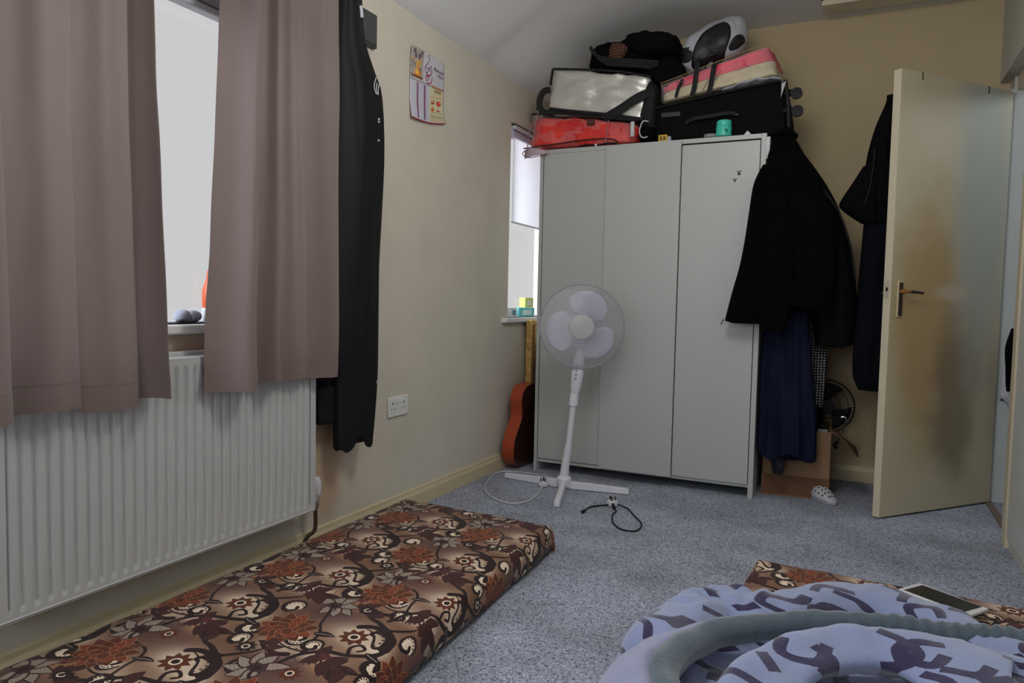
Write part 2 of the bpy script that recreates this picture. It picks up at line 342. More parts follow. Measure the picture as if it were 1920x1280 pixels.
# ------------------------------------------------------------------ mesh builder
class MB:
    def __init__(s): s.v = []; s.f = []; s.uv = {}
    def add(s, vs, fs, uvs=None):
        o = len(s.v); s.v += [tuple(p) for p in vs]; s.f += [tuple(i+o for i in f) for f in fs]
        if uvs is not None:
            for i, q in enumerate(uvs): s.uv[o+i] = q
        return s
    def box(s, x0, x1, y0, y1, z0, z1, M=None):
        vs = [Vector((x, y, z)) for x in (x0, x1) for y in (y0, y1) for z in (z0, z1)]
        if M is not None: vs = [M @ p for p in vs]
        return s.add(vs, [(0, 1, 3, 2), (4, 6, 7, 5), (0, 4, 5, 1), (2, 3, 7, 6), (0, 2, 6, 4), (1, 5, 7, 3)])
    def rings(s, R, cap=True, closed=False, uvs=None):
        n = len(R[0]); vs = [p for r in R for p in r]; fs = []
        m = len(R)
        for i in range(m-1 if not closed else m):
            a, b = i*n, ((i+1) % m)*n
            for k in range(n): fs.append((a+k, a+(k+1) % n, b+(k+1) % n, b+k))
        if cap and not closed: fs.append(tuple(range(n-1, -1, -1))); fs.append(tuple((m-1)*n+k for k in range(n)))
        return s.add(vs, fs, uvs)
    def tube(s, pts, r, n=8, closed=False, flat=1, smooth=0, cap=True, thin=1):
        pts = [Vector(p) for p in pts]
        if smooth: pts = catmull(pts, smooth, closed)
        m = len(pts); R = []; up = Vector((0, 0, 1)); prev = None
        for i, p in enumerate(pts):
            if closed: t = pts[(i+1) % m]-pts[i-1]
            else: t = pts[min(i+1, m-1)]-pts[max(i-1, 0)]
            if t.length < 1e-9: t = Vector((1, 0, 0))
            t.normalize()
            a = prev-t*prev.dot(t) if prev is not None else None
            if a is None or a.length < 1e-4:
                a = t.cross(up); a = a if a.length > .05 else t.cross(Vector((1, 0, 0)))
            a.normalize(); b = t.cross(a); prev = a
            rr = r(i/(m-1)) if callable(r) else r
            R.append([p+a*math.cos(2*PI*k/n)*rr*thin+b*math.sin(2*PI*k/n)*rr*flat for k in range(n)])
        return s.rings(R, cap, closed)
    def lathe(s, prof, M=None, n=24, cap=True):
        R = []
        for r, z in prof:
            ring = [Vector((r*math.cos(2*PI*k/n), r*math.sin(2*PI*k/n), z)) for k in range(n)]
            R.append([M @ p for p in ring] if M is not None else ring)
        return s.rings(R, cap)
    def grid(s, fn, nu, nv, uvf=None):
        vs = []; us = []
        for j in range(nv+1):
            for i in range(nu+1):
                vs.append(fn(i/nu, j/nv)); us.append(uvf(i/nu, j/nv, vs[-1]) if uvf else None)
        fs = [(j*(nu+1)+i, j*(nu+1)+i+1, (j+1)*(nu+1)+i+1, (j+1)*(nu+1)+i) for j in range(nv) for i in range(nu)]
        return s.add(vs, fs, us if uvf else None)
    def prism(s, poly, a, b, fn):
        """poly = 2D outline; fn(u, v, w) -> 3D; w from a to b"""
        n = len(poly); vs = [fn(u, v, a) for u, v in poly]+[fn(u, v, b) for u, v in poly]
        return s.add(vs, [tuple(range(n-1, -1, -1)), tuple(range(n, 2*n))]+[(k, (k+1) % n, n+(k+1) % n, n+k) for k in range(n)])
    def build(s, name, mat, parent=None, bevel=0, smooth=True, sub=0, solid=0, seg=2, angle=35):
        me = D.meshes.new(name); me.from_pydata(s.v, [], s.f); me.update()
        bm = bmesh.new(); bm.from_mesh(me); bmesh.ops.recalc_face_normals(bm, faces=bm.faces); bm.to_mesh(me); bm.free()
        if s.uv:
            ul = me.uv_layers.new(name='UVMap')
            for l in me.loops: ul.data[l.index].uv = s.uv.get(l.vertex_index, (0, 0))
        me.materials.append(mat)
        if smooth: me.shade_smooth(); me.set_sharp_from_angle(angle=math.radians(angle))
        o = D.objects.new(name, me); C.objects.link(o)
        if parent: o.parent = parent; o.matrix_parent_inverse = Matrix.Translation(-parent.location)
        if solid: md = o.modifiers.new('thickness', 'SOLIDIFY'); md.thickness = solid; md.offset = 0
        if bevel: md = o.modifiers.new('bevel', 'BEVEL'); md.width = bevel; md.segments = seg; md.limit_method = 'ANGLE'
        if sub: md = o.modifiers.new('subdivision', 'SUBSURF'); md.levels = sub; md.render_levels = sub
        return o

def empty(name, loc):
    o = D.objects.new(name, None); C.objects.link(o); o.location = loc; o.empty_display_size = .05; return o
def tag(o, label=None, cat=None, group=None, kind=None):
    if label: o['label'] = label
    if cat: o['category'] = cat
    if group: o['group'] = group
    if kind: o['kind'] = kind
    return o
def struct(o): o['kind'] = 'structure'; return o
def bx(*a): return MB().box(*a)

def softbox(c8, n=12, rnd=.25, nz=.006, ns=6, seed=0, puff=0.0):
    """rounded, crumpled cuboid; c8 = corners (x0y0z0, x1y0z0, x0y1z0, x1y1z0, then z1)"""
    c = [Vector(p) for p in c8]; mb = MB(); cen = sum(c, Vector())/8
    bm = bmesh.new(); bmesh.ops.create_cube(bm, size=2); bmesh.ops.subdivide_edges(bm, edges=bm.edges[:], cuts=n, use_grid_fill=True)
    vs = []
    for v in bm.verts:
        p = v.co.copy(); q = p.normalized()
        k = max(abs(p.x), abs(p.y), abs(p.z)); e = 1/rnd if rnd > 0 else 50
        L_ = (abs(p.x)**e+abs(p.y)**e+abs(p.z)**e)**(1/e); p = p/L_
        x, y, z = (p.x+1)/2, (p.y+1)/2, (p.z+1)/2
        def mixx(a, b, t): return a*(1-t)+b*t
        r = mixx(mixx(mixx(c[0], c[1], x), mixx(c[2], c[3], x), y), mixx(mixx(c[4], c[5], x), mixx(c[6], c[7], x), y), z)
        if puff:
            m = max(0, 1-max(abs(p.y) if abs(p.x) > .9 or abs(p.z) > .9 else abs(p.x), abs(p.z) if abs(p.y) > .9 or abs(p.x) > .9 else abs(p.x))**2)
            r = r+(r-cen).normalized()*puff*m
        r = r+(r-cen).normalized()*nz*2*noise.noise(r*ns*2+Vector((seed, 0, 0)))+(r-cen).normalized()*nz*noise.noise(r*ns*7+Vector((0, seed, 0)))
        vs.append(r)
    fs = [tuple(v.index for v in f.verts) for f in bm.faces]; bm.free()
    return mb.add(vs, fs)

def garment(rows, axis='x', folds=5, amp=.012, seed=0, n=64, nv=36, hem=0.0, power=2.4):
    """hanging cloth: rows = (z, left, right, centre across, half depth), lofted with vertical folds"""
    P = [Vector((r[0], r[1], r[2])) for r in rows]; Q = [Vector((r[3], r[4], 0)) for r in rows]
    k = max(2, nv//(len(rows)-1)); P = catmull(P, k); Q = catmull(Q, k); R = []
    z0, z1 = P[0].x, P[-1].x
    for i, (p, q) in enumerate(zip(P, Q)):
        t = (p.x-z0)/(z1-z0) if z1 != z0 else 0
        c = (p.y+p.z)/2; rx = abs(p.z-p.y)/2; ring = []
        for j in range(n):
            a = 2*PI*j/n; ca, sa = math.cos(a), math.sin(a)
            u = math.copysign(abs(ca)**(2/power), ca); v = math.copysign(abs(sa)**(2/power), sa)
            f = amp*(.3+.7*t)*(.55*math.sin(folds*u*PI+seed+1.3*math.sin(seed+u*2)+t*1.2)+.3*math.sin(folds*1.9*u*PI+seed*2+t*2.5))+amp*1.1*noise.noise(Vector((u*2.2+t*.8, t*4+seed, seed)))+amp*.5*noise.noise(Vector((u*6-t*2, t*7, seed+4)))
            f += amp*.6*noise.noise(Vector((u*2, t*3, seed)))
            w_ = q.y*v+f*(1 if v < 0 else .5)*min(1, abs(v)*2)*(-1 if v < 0 else 1)
            zz = p.x+hem*t*t*t*math.sin(u*5+seed)
            a_ = c+rx*u; b_ = q.x+w_
            ring.append(Vector((a_, b_, zz)) if axis == 'x' else Vector((b_, a_, zz)))
        R.append(ring)
    return MB().rings(R)

# materials used widely
white_gloss = pm('white_gloss', (.86, .86, .86), .3, .02)
white_plastic = pm('white_plastic', (.80, .80, .82), .4, .02)
white_paint = pm('white_paint', (.80, .78, .73), .5, .03, 8, .1, 40)
black_plastic = pm('black_plastic', (.035, .035, .04), .6, .1, spec=.3)
black_web = pm('black_webbing', (.05, .05, .055), .8, .15, 200, .3, 300)
chrome = pm('chrome', (.75, .75, .75), .25, .05, metal=1)
copper = pm('tarnished_pipe', (.34, .27, .22), .5, .3, 30, metal=.6)
cream = (.80, .74, .60)

# ------------------------------------------------------------------ room shell
FY = 4.32; RX = 2.36; BY = -1.0; KZ = 2.15; CZ = 2.49
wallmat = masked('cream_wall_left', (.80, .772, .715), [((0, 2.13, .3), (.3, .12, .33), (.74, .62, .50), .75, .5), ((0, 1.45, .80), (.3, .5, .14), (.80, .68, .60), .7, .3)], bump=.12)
wallfar = pm('cream_wall_far', (.72, .65, .515), .75, .05, 3, .15, 30)
wallgrey = masked('off_white_wall', (.74, .735, .70), [])
MB_ = MB()
def hole_wall(y0, y1, z0, z1, holes):
    mb = MB(); ys = sorted({y0, y1, *[h[0] for h in holes], *[h[1] for h in holes]})
    for a, b in zip(ys, ys[1:]):
        hs = [h for h in holes if h[0] <= a and h[1] >= b]; z = z0
        for h in sorted(hs, key=lambda q: q[2]):
            mb.box(-.12, 0, a, b, z, h[2]); z = h[3]
        mb.box(-.12, 0, a, b, z, z1)
    return mb
W1 = (-.35, 1.98, .855, 1.95); W2 = (3.655, 4.29, .845, 1.935)
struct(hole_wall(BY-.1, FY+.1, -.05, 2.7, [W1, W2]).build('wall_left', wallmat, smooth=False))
struct(bx(-.25, 3.3, BY-.1, FY+.1, -.15, 0).build('floor', carpet_mat(), smooth=False))
struct(bx(-.12, RX+.1, FY, FY+.12, 0, 2.7).build('wall_far', wallfar, smooth=False))
# back wall behind the camera with an opening for the rear window
mb = MB(); mb.box(-.25, .35, BY-.12, BY, 0, 2.7); mb.box(1.95, RX+.2, BY-.12, BY, 0, 2.7); mb.box(.35, 1.95, BY-.12, BY, 0, .9); mb.box(.35, 1.95, BY-.12, BY, 2.1, 2.7)
struct(mb.build('wall_back', wallgrey, smooth=False))
# right wall: lower part to the doorway, upper part overhanging
mb = MB(); mb.box(RX, RX+.14, BY-.1, 3.40, 0, 2.06); mb.box(RX, RX+.14, BY-.1, FY, 2.06, 2.7); mb.box(RX+.045, RX+.14, 4.205, FY, 0, 2.06)
struct(mb.build('wall_right', wallgrey, smooth=False))
# ceiling: low eaves curving up to the flat part
def ceil_pt(x, y):
    if x < .78:
        t = max(0, x)/.78; z = KZ+(CZ-KZ)*(1-(1-t)**1.7)
    else: z = CZ
    return Vector((x, y, z+.006*noise.noise(Vector((x*2, y*2.2, 0)))+(.018*noise.noise(Vector((0, y*2.6, 3))) if x < .1 else 0)))
H0, H1, H2, H3 = 1.555, 2.30, 3.30, 4.06      # loft hatch opening
xs = sorted(set([-.02+k*.05 for k in range(17)]+[.9, 1.1, 1.3, H0, 1.9, H2*0+H1, RX+.05])); ys = sorted(set([BY-.1+k*.1 for k in range(54)]+[H2, H3, FY+.1])); ys = [y for y in ys if y <= FY+.11]
mb = MB(); nx = len(xs); mb.v = [tuple(ceil_pt(x, y)) for y in ys for x in xs]
for j in range(len(ys)-1):
    for i in range(nx-1):
        if xs[i] >= H0-1e-6 and xs[i+1] <= H1+1e-6 and ys[j] >= H2-1e-6 and ys[j+1] <= H3+1e-6: continue
        mb.f.append((j*nx+i, j*nx+i+1, (j+1)*nx+i+1, (j+1)*nx+i))
co = mb.build('ceiling', pm('ceiling_plaster', (.87, .87, .87), .9, .03, 2, .25, 14), smooth=True, angle=60)
struct(co)
# lid of the roof space so no sky leaks in
struct(bx(-.25, RX+.2, BY-.1, FY+.1, 2.70, 2.75).build('trim_2', pm('roof_boards', (.25, .2, .16), .9)))
# baseboards
skirt = pm('skirting_paint', (.79, .73, .60), .5, .04, 6, .1, 30)
def skirting(name, y0, y1, x0, along='y'):
    prof = [(0, 0), (.016, 0), (.016, .058), (.011, .070), (.009, .083), (0, .086)]
    if along == 'y': f = lambda u, v, w_: Vector((x0+u, w_, v))
    else: f = lambda u, v, w_: Vector((w_, x0-u, v))
    return struct(MB().prism(prof, y0, y1, f).build(name, skirt, smooth=False))
skirting('baseboard_left', BY, FY, 0)
skirting('baseboard_far', 0.02, RX, FY, 'x')
# landing beyond the doorway
mb = MB(); mb.box(RX+.14, 3.3, 4.215, 4.30, 0, 2.7); mb.box(3.3, 3.35, 3.0, 4.3, 0, 2.7); mb.box(RX+.14, 3.35, 3.0, 3.06, 0, 2.7); mb.box(RX+.14, 3.35, 3.0, 4.3, 2.45, 2.5)
struct(mb.build('wall_landing', pm('landing_wall', (.78, .79, .79), .7, .03), smooth=False))
# door frame / architrave
gl = pm('cream_gloss', (.80, .755, .65), .4, .04, 5)
mb = MB(); mb.box(RX-.016, RX, 3.405, 3.475, 0, 2.03); mb.box(RX-.006, RX+.14, 3.40, 3.425, 0, 2.0); mb.box(RX+.055, RX+.14, 3.42, 4.215, 1.99, 2.06)
struct(mb.build('trim_1', gl, bevel=.003))
struct(bx(RX+.03, RX+.145, 4.196, 4.2149, 0, 2.0).build('trim_4', pm('grey_white_paint', (.72, .74, .74), .5, .03), bevel=.002))
struct(bx(RX-.010, RX-.002, 2.4, 3.397, .045, 2.03).build('trim_3', pm('panel_paint', (.77, .77, .75), .45, .03), bevel=.002))
struct(bx(RX+.02, RX+.05, 3.43, 4.19, 0, .006).build('threshold_strip', pm('threshold', (.45, .38, .34), .6)))

# ------------------------------------------------------------------ windows
upvc = pm('white_upvc', (.86, .87, .88), .35, .02)
gm = glass()
def window(name, h, mull, top=0):
    y0, y1, z0, z1 = h; X0, X1 = -.115, -.065; fw = .035
    r = struct(empty(name, (-.09, (y0+y1)/2, z0)))
    mb = MB(); mb.box(X0, X1, y0, y0+fw, z0, z1); mb.box(X0, X1, y1-fw, y1, z0, z1); mb.box(X0, X1, y0, y1, z0-.027, z0+.006); mb.box(X0, X1, y0, y1, z1-fw-top, z1)
    for m in mull: mb.box(X0+.005, X1-.005, m-.012, m+.012, z0, z1)
    mb.build('window_frame', upvc, r, bevel=.004)
    ed = [y0+fw]+list(mull)+[y1-fw]
    for a, b in zip(ed, ed[1:]): bx(-.092, -.087, a+.0, b-.0, z0+.004, z1-fw-top).build('pane', gm, r, smooth=False)
    bx(-.12, .032, y0-(.03 if name == 'window_1' else .075), y1+.03, z0-.028, z0).build('sill', white_gloss, r, bevel=.006)
    return r
w1 = window('window_1', W1, (.35, 1.13))
w2 = window('window_2', W2, ())
# blinds
def roller(name, y0, y1, zt, zb, x, label):
    r = tag(empty(name, (x, (y0+y1)/2, zt)), label, 'blind')
    M = Matrix.Translation((x, 0, zt-.03)) @ Matrix.Rotation(-PI/2, 4, 'X')
    MB().lathe([(.026, y0), (.026, y1)], M, 20).build('blind_roll', pm('blind_roll_fabric', (.70, .70, .76), .8), r)
    bx(x-.03, x+.034, y0-.004, y1+.004, zt-.005, zt+.015).build('cassette', white_plastic, r, bevel=.004)
    MB().grid(lambda u, v: Vector((x+.018+.006*math.sin(v*3)*math.sin(u*4), y0+(y1-y0)*u, zt-.03+(zb-zt+.03)*v-.006*math.sin(u*3))), 12, 16).build('blind_fabric', pm('blind_fabric', (.86, .86, .89), .8, .03, 8, trans=.4), r)
    MB().tube([(x+.018, y0, zb-.004), (x+.018, y1, zb-.008)], .006, 8).build('bottom_bar', white_plastic, r)
roller('roller_blind', 3.715, 4.24, 1.91, 1.39, -.032, 'white roller blind half lowered over the small window behind the wardrobe')
r = tag(empty('roller_blind', (-.05, 1.0, 1.9)), 'grey roller blind rolled up at the top of the large window', 'blind')
bx(-.062, -.005, -.3, 1.93, 1.815, 1.90).build('cassette', pm('grey_cassette', (.60, .60, .62), .5), r, bevel=.012)
bx(-.055, -.012, -.3, 1.93, 1.79, 1.812).build('bottom_bar', pm('grey_bar', (.70, .70, .72), .5), r, bevel=.006)

# ------------------------------------------------------------------ radiator
rad = tag(empty('radiator', (.075, 1.45, .19)), 'white ribbed panel radiator under the large window', 'radiator')
rm = pm('radiator_enamel', (.73, .735, .735), .35, .02)
RY0, RY1, RZ0, RZ1 = .915, 1.955, .195, .765
def radpanel():
    nrib = 31; pitch = (RY1-RY0-.05)/nrib; nu = nrib*8; zs = [0, .028, .034, .05, .060, .3, .6, .94, .95, .966, .972, 1]
    mb = MB(); vs = []
    for zi in zs:
        for i in range(nu+1):
            y = RY0+.025+i*pitch/8; ph = (i % 8)/8
            c = .5-.5*math.cos(2*PI*ph); depth = .008*(1-min(1, max(0, (c-.12)*2.6)))   # recess between broad ribs
            fade = min(1, max(0, (zi-.034)/.026), max(0, (.966-zi)/.026))
            vs.append((.100-depth*fade, y, RZ0+(RZ1-RZ0)*zi))
    n = nu+1
    fs = [(j*n+i, j*n+i+1, (j+1)*n+i+1, (j+1)*n+i) for j in range(len(zs)-1) for i in range(nu)]
    mb.add(vs, fs)
    mb.box(.088, .100, RY0, RY0+.0251, RZ0, RZ1); mb.box(.088, .100, RY1-.0251, RY1, RZ0, RZ1)
    return mb
radpanel().build('front_panel', rm, rad, angle=60)
mb = MB(); mb.box(.04, .099, RY0+.005, RY1-.005, RZ0+.004, RZ0+.012); mb.box(.035, .045, RY0+.005, RY1-.005, RZ0-.01, RZ1+.015)
mb.build('back_panel', rm, rad, bevel=.003)
mb = MB(); mb.box(.045, .096, RY0+.003, RY1-.003, RZ1-.006, RZ1+.002); mb.build('top_grille', rm, rad, bevel=.002)
mb = MB(); mb.box(.042, .098, RY1-.002, RY1+.002, RZ0+.01, RZ1-.002); mb.build('side_panel', rm, rad, bevel=.002)
mb = MB(); mb.tube([(.10, RY0+.004, RZ0+.006), (.10, RY1-.004, RZ0+.006)], .003, 6); mb.build('lower_lip', rm, rad)
MB().lathe([(.017, 0), (.021, .008), (.021, .050), (.017, .062), (.012, .070)], Matrix.Translation((.065, 1.995, .232)), 18).build('valve_head', white_plastic, rad)
MB().lathe([(.012, 0), (.014, .01), (.014, .04), (.011, .045)], Matrix.Translation((.065, 1.995, .190)), 12).build('valve_body', chrome, rad)
MB().tube([(.065, 1.96, .21), (.065, 2.0, .21)], .009, 10).build('coupling', copper, rad)
MB().tube([(.065, 1.995, .19), (.065, 1.997, .13), (.062, 1.992, .105), (.05, 1.975, .09), (.04, 1.965, .06), (.04, 1.963, 0)], .0075, 10, smooth=4).build('pipe', copper, rad)

# ------------------------------------------------------------------ curtains
cur = pm('beige_curtain', (.495, .43, .41), .9, .05, 3, .25, 500, trans=.22, sheen=.2)
def curtain(label, edges_top, edges_bot, zt, zb, x0, amp, seed, free=None):
    """edges: y of each fold edge (nearest ridge) at top and bottom"""
    r = tag(empty('curtain', (x0, (edges_bot[0]+edges_bot[-1])/2, zt)), label, 'curtain', 'beige curtains of the large window')
    K = len(edges_top)-1; nper = 26; nv = 44
    fl_ = edges_top[0] > 1.5
    def pt(i, t):                      # i in 0..K*nper
        k = min(int(i/nper), K-1); s_ = i/nper-k
        # sawtooth fold: bulges toward the room then tucks in behind the next one
        a = edges_top[k]*(1-t)+edges_bot[k]*t; b = edges_top[k+1]*(1-t)+edges_bot[k+1]*t
        tuck = .014+.004*math.sin(k*2.1+seed)
        y = a+(b-a)*s_ + tuck*math.sin(2*PI*s_)*.55*(1 if k >= 0 else 0)
        x = x0 + amp*(.7+.5*math.sin(k*1.7+seed))*math.sin(PI*s_**1.7)**.8*(.75+.35*t) + .006*math.sin(2*PI*s_*2+k)*(1-t)
        if fl_ and k == 0: x += (-.045*(1-t)-.008)*(1-s_)+.008*s_; y += .022*(1-t)*(1-s_)
        x += .010*noise.noise(Vector((y*5, t*3, seed)))+.004*noise.noise(Vector((y*16, t*7+y*9, seed)))
        z = zt+(zb-zt)*t - .010*t*math.sin(k*2.6+seed)
        return Vector((x, y, z))
    mb = MB(); n = K*nper
    mb.grid(lambda u, v: pt(u*n, v*.955), n, nv); mb.build('cloth', cur, r)
    mb = MB(); mb.grid(lambda u, v: pt(u*n, .955+v*.045)+Vector((.0015, 0, 0)), n, 3); mb.build('hem', cur, r)
    return r
curtain('left beige pleated curtain of the large window, bluish near the top', [.62, .76, .91, 1.075, 1.215, 1.262], [.60, .75, .94, 1.095, 1.250, 1.310], 2.06, .665, .130, .065, .4)
curtain('right beige pleated curtain of the large window, swept open at its left edge', [1.56, 1.665, 1.735, 1.84, 2.035], [1.462, 1.632, 1.738, 1.885, 2.03], 2.06, .672, .125, .058, 1.1)
rod = tag(empty('curtain_rod', (.1, 1.3, 2.09)), 'white curtain rod above the large window', 'rod')
MB().tube([(.12, .3, 2.085), (.12, 2.10, 2.085)], .012, 12).build('pole', white_plastic, rod)
for y in (.35, 2.07): MB().tube([(0, y, 2.085), (.12, y, 2.085)], .008, 8).build('bracket', white_plastic, rod)

# items on the sills
o = tag(empty('sock_ball', (-.06, 1.55, .856)), 'balled grey cloth with a white band lying on the large window sill', 'cloth')
softbox([(-.085, 1.515, .857), (-.03, 1.515, .857), (-.085, 1.562, .857), (-.03, 1.562, .857), (-.08, 1.517, .893), (-.035, 1.517, .893), (-.08, 1.558, .897), (-.035, 1.558, .897)], 5, .4, .003).build('bundle', pm('grey_sock', (.62, .63, .68), .9, .1, 40), o)
MB().lathe([(.018, 0), (.019, .02), (.012, .035), (.003, .04)], Matrix.Translation((-.058, 1.566, .876)) @ Matrix.Rotation(-PI/2, 4, 'X'), 12).build('toe', pm('blue_grey_sock', (.66, .68, .76), .9, .1, 40), o)
MB().lathe([(.0205, 0), (.0205, .006)], Matrix.Translation((-.058, 1.560, .876)) @ Matrix.Rotation(-PI/2, 4, 'X'), 12).build('band', white_plastic, o)
o = tag(empty('bottle', (-.07, 1.665, .856)), 'orange bottle half hidden behind the right curtain on the sill', 'bottle')
MB().lathe([(.022, 0), (.025, .01), (.025, .055), (.012, .095), (.009, .12)], Matrix.Translation((-.06, 1.646, .90)), 16).build('bottle_body', pm('orange_plastic', (.85, .36, .20), .4), o)
MB().lathe([(.027, 0), (.027, .04), (.024, .044)], Matrix.Translation((-.06, 1.646, .857)), 16).build('base_cup', white_plastic, o)
def carton(name, x0, x1, y0, y1, z0, z1, col, stripe, label, cat='box'):
    o = tag(empty(name, ((x0+x1)/2, (y0+y1)/2, z0)), label, cat)
    bx(x0, x1, y0, y1, z0, z1).build('carton', pm(name+'_card_%d' % len(MATS), col, .6), o, bevel=.0015)
    bx(x0-.001, x1+.0008, y0+.25*(y1-y0), y0+.8*(y1-y0), z0+.2*(z1-z0), z0+.75*(z1-z0)).build('printed_panel', pm(name+'_print_%d' % len(MATS), stripe, .6), o)
    return o
carton('tissue_box', -.075, -.01, 3.72, 3.80, .846, .900, (.86, .87, .87), (.36, .52, .60), 'white carton with a blue mark at the near end of the small window sill')
carton('medicine_box', -.07, -.01, 3.83, 4.05, .846, .900, (.40, .76, .78), (.80, .90, .90), 'teal and white carton on the small window sill')
carton('small_carton', -.09, -.05, 4.0, 4.12, .901, .96, (.78, .82, .42), (.86, .86, .80), 'yellow green carton on top of the teal carton on the small window sill')

# ------------------------------------------------------------------ wall things, left
po = tag(empty('wall_calendar', (.005, 2.8, 1.88)), 'paper calendar poster with calligraphy, orange photo and red bottom edge taped to left wall', 'poster')
def calp(u, v):
    y = 2.652+.284*u; z = 1.722+.033*u+(.305-.028*u)*v+.010*math.sin(u*PI)*-1*(1-v)
    curl = .028*max(0, v-.80)**1.2*2.2*(1-u)+.012*max(0, .25-v)*4*(abs(u-.5)*2)
    return Vector((.004+curl+.004*math.sin(u*4), y, z))
MB().grid(calp, 24, 24, lambda u, v, p: (u, v)).build('paper', image_mat('calendar_paper', calendar_print(), .6, 0, .05), po, solid=.0006)
def text(s_, size, loc, mat, parent, name='lettering', shear=0, xs=1.0):
    cu = D.curves.new('t', 'FONT'); cu.body = s_; cu.size = size; cu.shear = shear; cu.align_x = 'CENTER'; cu.extrude = .0002; cu.resolution_u = 2
    t = D.objects.new('t', cu); C.objects.link(t); dg = bpy.context.evaluated_depsgraph_get()
    me = D.meshes.new_from_object(t.evaluated_get(dg)); C.objects.unlink(t); D.objects.remove(t)
    M = Matrix(((0, 0, 1, loc[0]), (xs, 0, 0, loc[1]), (0, 1, 0, loc[2]), (0, 0, 0, 1)))
    me.transform(M); me.materials.append(mat); o = D.objects.new(name, me); C.objects.link(o)
    o.parent = parent; o.matrix_parent_inverse = Matrix.Translation(-parent.location); return o
inkp = pm('purple_ink', (.42, .28, .42), .6); inko = pm('orange_ink', (.85, .40, .22), .6); inkd = pm('brown_ink', (.42, .30, .26), .6)
text('Ramadan', .024, (.0095, 2.878, 1.972), inkp, po, shear=.3)
text('Mubarak', .015, (.0095, 2.893, 1.953), inkp, po)
text('HALAL MEAT', .0165, (.0095, 2.868, 1.893), inko, po)
text('CENTRE', .0155, (.0095, 2.868, 1.878), inkd, po)

so = tag(empty('wall_socket', (.005, 2.588, .478)), 'white double switched wall socket low on the left wall', 'socket')
bx(0, .009, 2.513, 2.660, .435, .521).build('face_plate', white_gloss, so, bevel=.003)
hole = pm('socket_hole', (.05, .05, .05), .8)
for yc in (2.545, 2.628):
    mb = MB(); mb.box(.0085, .0096, yc-.003, yc+.003, .487, .497); mb.box(.0085, .0096, yc-.014, yc-.008, .466, .470); mb.box(.0085, .0096, yc+.008, yc+.014, .466, .470); mb.build('pin_holes', hole, so)
for yc in (2.575, 2.598): bx(.008, .013, yc-.007, yc+.007, .492, .510).build('switch', white_gloss, so, bevel=.002)

hb = tag(empty('wall_box', (.02, 2.35, 1.99)), 'dark grey rectangular box fixed to the wall behind the black robe', 'box')
bx(0, .022, 2.29, 2.393, 1.925, 2.055).build('case', pm('dark_grey_board', (.24, .25, .25), .6), hb, bevel=.004)
bx(.022, .026, 2.30, 2.383, 1.935, 2.045).build('front_plate', pm('dark_grey_plate', (.27, .28, .28), .5), hb, bevel=.002)

# black robe hanging beside the right curtain (satin, white trim), and the dark cloth behind it
sat = pm('black_satin', (.035, .035, .045), .65, .25, 6, .2, 60, spec=.3)
blk = pm('black_cloth', (.030, .031, .042), .85, .3, 8, .3, 200, spec=.08)
trim_w = pm('white_trim', (.78, .78, .80), .6)
rb = tag(empty('robe', (.07, 2.2, 2.05)), 'long black satin robe with white striped trim hanging beside the right curtain', 'robe')
robe_o = garment([(2.12, 2.10, 2.19, .08, .03), (2.01, 2.09, 2.206, .075, .035), (1.88, 2.075, 2.224, .075, .045), (1.778, 2.07, 2.278, .08, .05), (1.70, 2.07, 2.318, .08, .055), (1.453, 2.065, 2.327, .085, .055), (1.157, 2.065, 2.316, .085, .05), (.858, 2.07, 2.314, .08, .05), (.655, 2.08, 2.311, .08, .045), (.50, 2.085, 2.298, .08, .042), (.40, 2.09, 2.286, .08, .038)], 'y', 2, .012, 2.0, hem=.030); robe_o = robe_o.build('robe_body', sat, rb)
garment([(.62, 2.0, 2.12, .06, .02), (.50, 2.005, 2.13, .06, .02), (.485, 2.02, 2.14, .06, .018)], 'y', 2, .005, .3).build('side_flap', sat, rb)
from mathutils.bvhtree import BVHTree
def snapper(ob, parent=None):
    bm = bmesh.new(); bm.from_mesh(ob.data); t = BVHTree.FromBMesh(bm); bm.free(); cam = Vector((1.7952, 0, .948))
    def f(p):
        p = Vector(p); h = t.ray_cast(cam, (p-cam).normalized())
        if h[0] is None: h = t.find_nearest(p)
        return h[0]+(cam-h[0]).normalized()*.002
    return f
snp = snapper(robe_o)
MB().tube([snp((.10, 2.185, 2.005)), snp((.10, 2.19, 1.985)), snp((.10, 2.192, 1.965))], .006, 6).build('white_tab', trim_w, rb)
for k in range(2): MB().tube([snp((.10, 2.225+k*.012, 1.880-k*.016)), snp((.10, 2.245+k*.010, 1.862-k*.020)), snp((.10, 2.262+k*.006, 1.845-k*.022))], .0022, 6, smooth=3).build('collar_stripe', trim_w, rb)
for k in range(3): MB().tube([snp((.10, 2.308-k*.013, 1.775)), snp((.10, 2.300-k*.013, 1.755)), snp((.10, 2.296-k*.012, 1.735)), snp((.10, 2.296-k*.006, 1.715))], .0018, 6, smooth=3).build('sleeve_stripe', trim_w, rb)
for z in (1.625, 1.615, 1.545): MB().tube([snp((.1, 2.298, z)), snp((.1, 2.304, z))], .004, 6).build('stud', trim_w, rb)
MB().tube([snp((.10, 2.306, .62)), snp((.10, 2.300, .50)), snp((.10, 2.285, .40))], .002, 6, smooth=3).build('edge_trim', trim_w, rb)
MB().tube([(0, 2.15, 2.16), (.06, 2.15, 2.165), (.075, 2.15, 2.10)], .006, 8, smooth=3).build('hook', chrome, rb)
ck = tag(empty('dark_shawl', (.05, 2.03, 2.0)), 'dark navy cloth showing below the right curtain, left of the black robe', 'cloth')
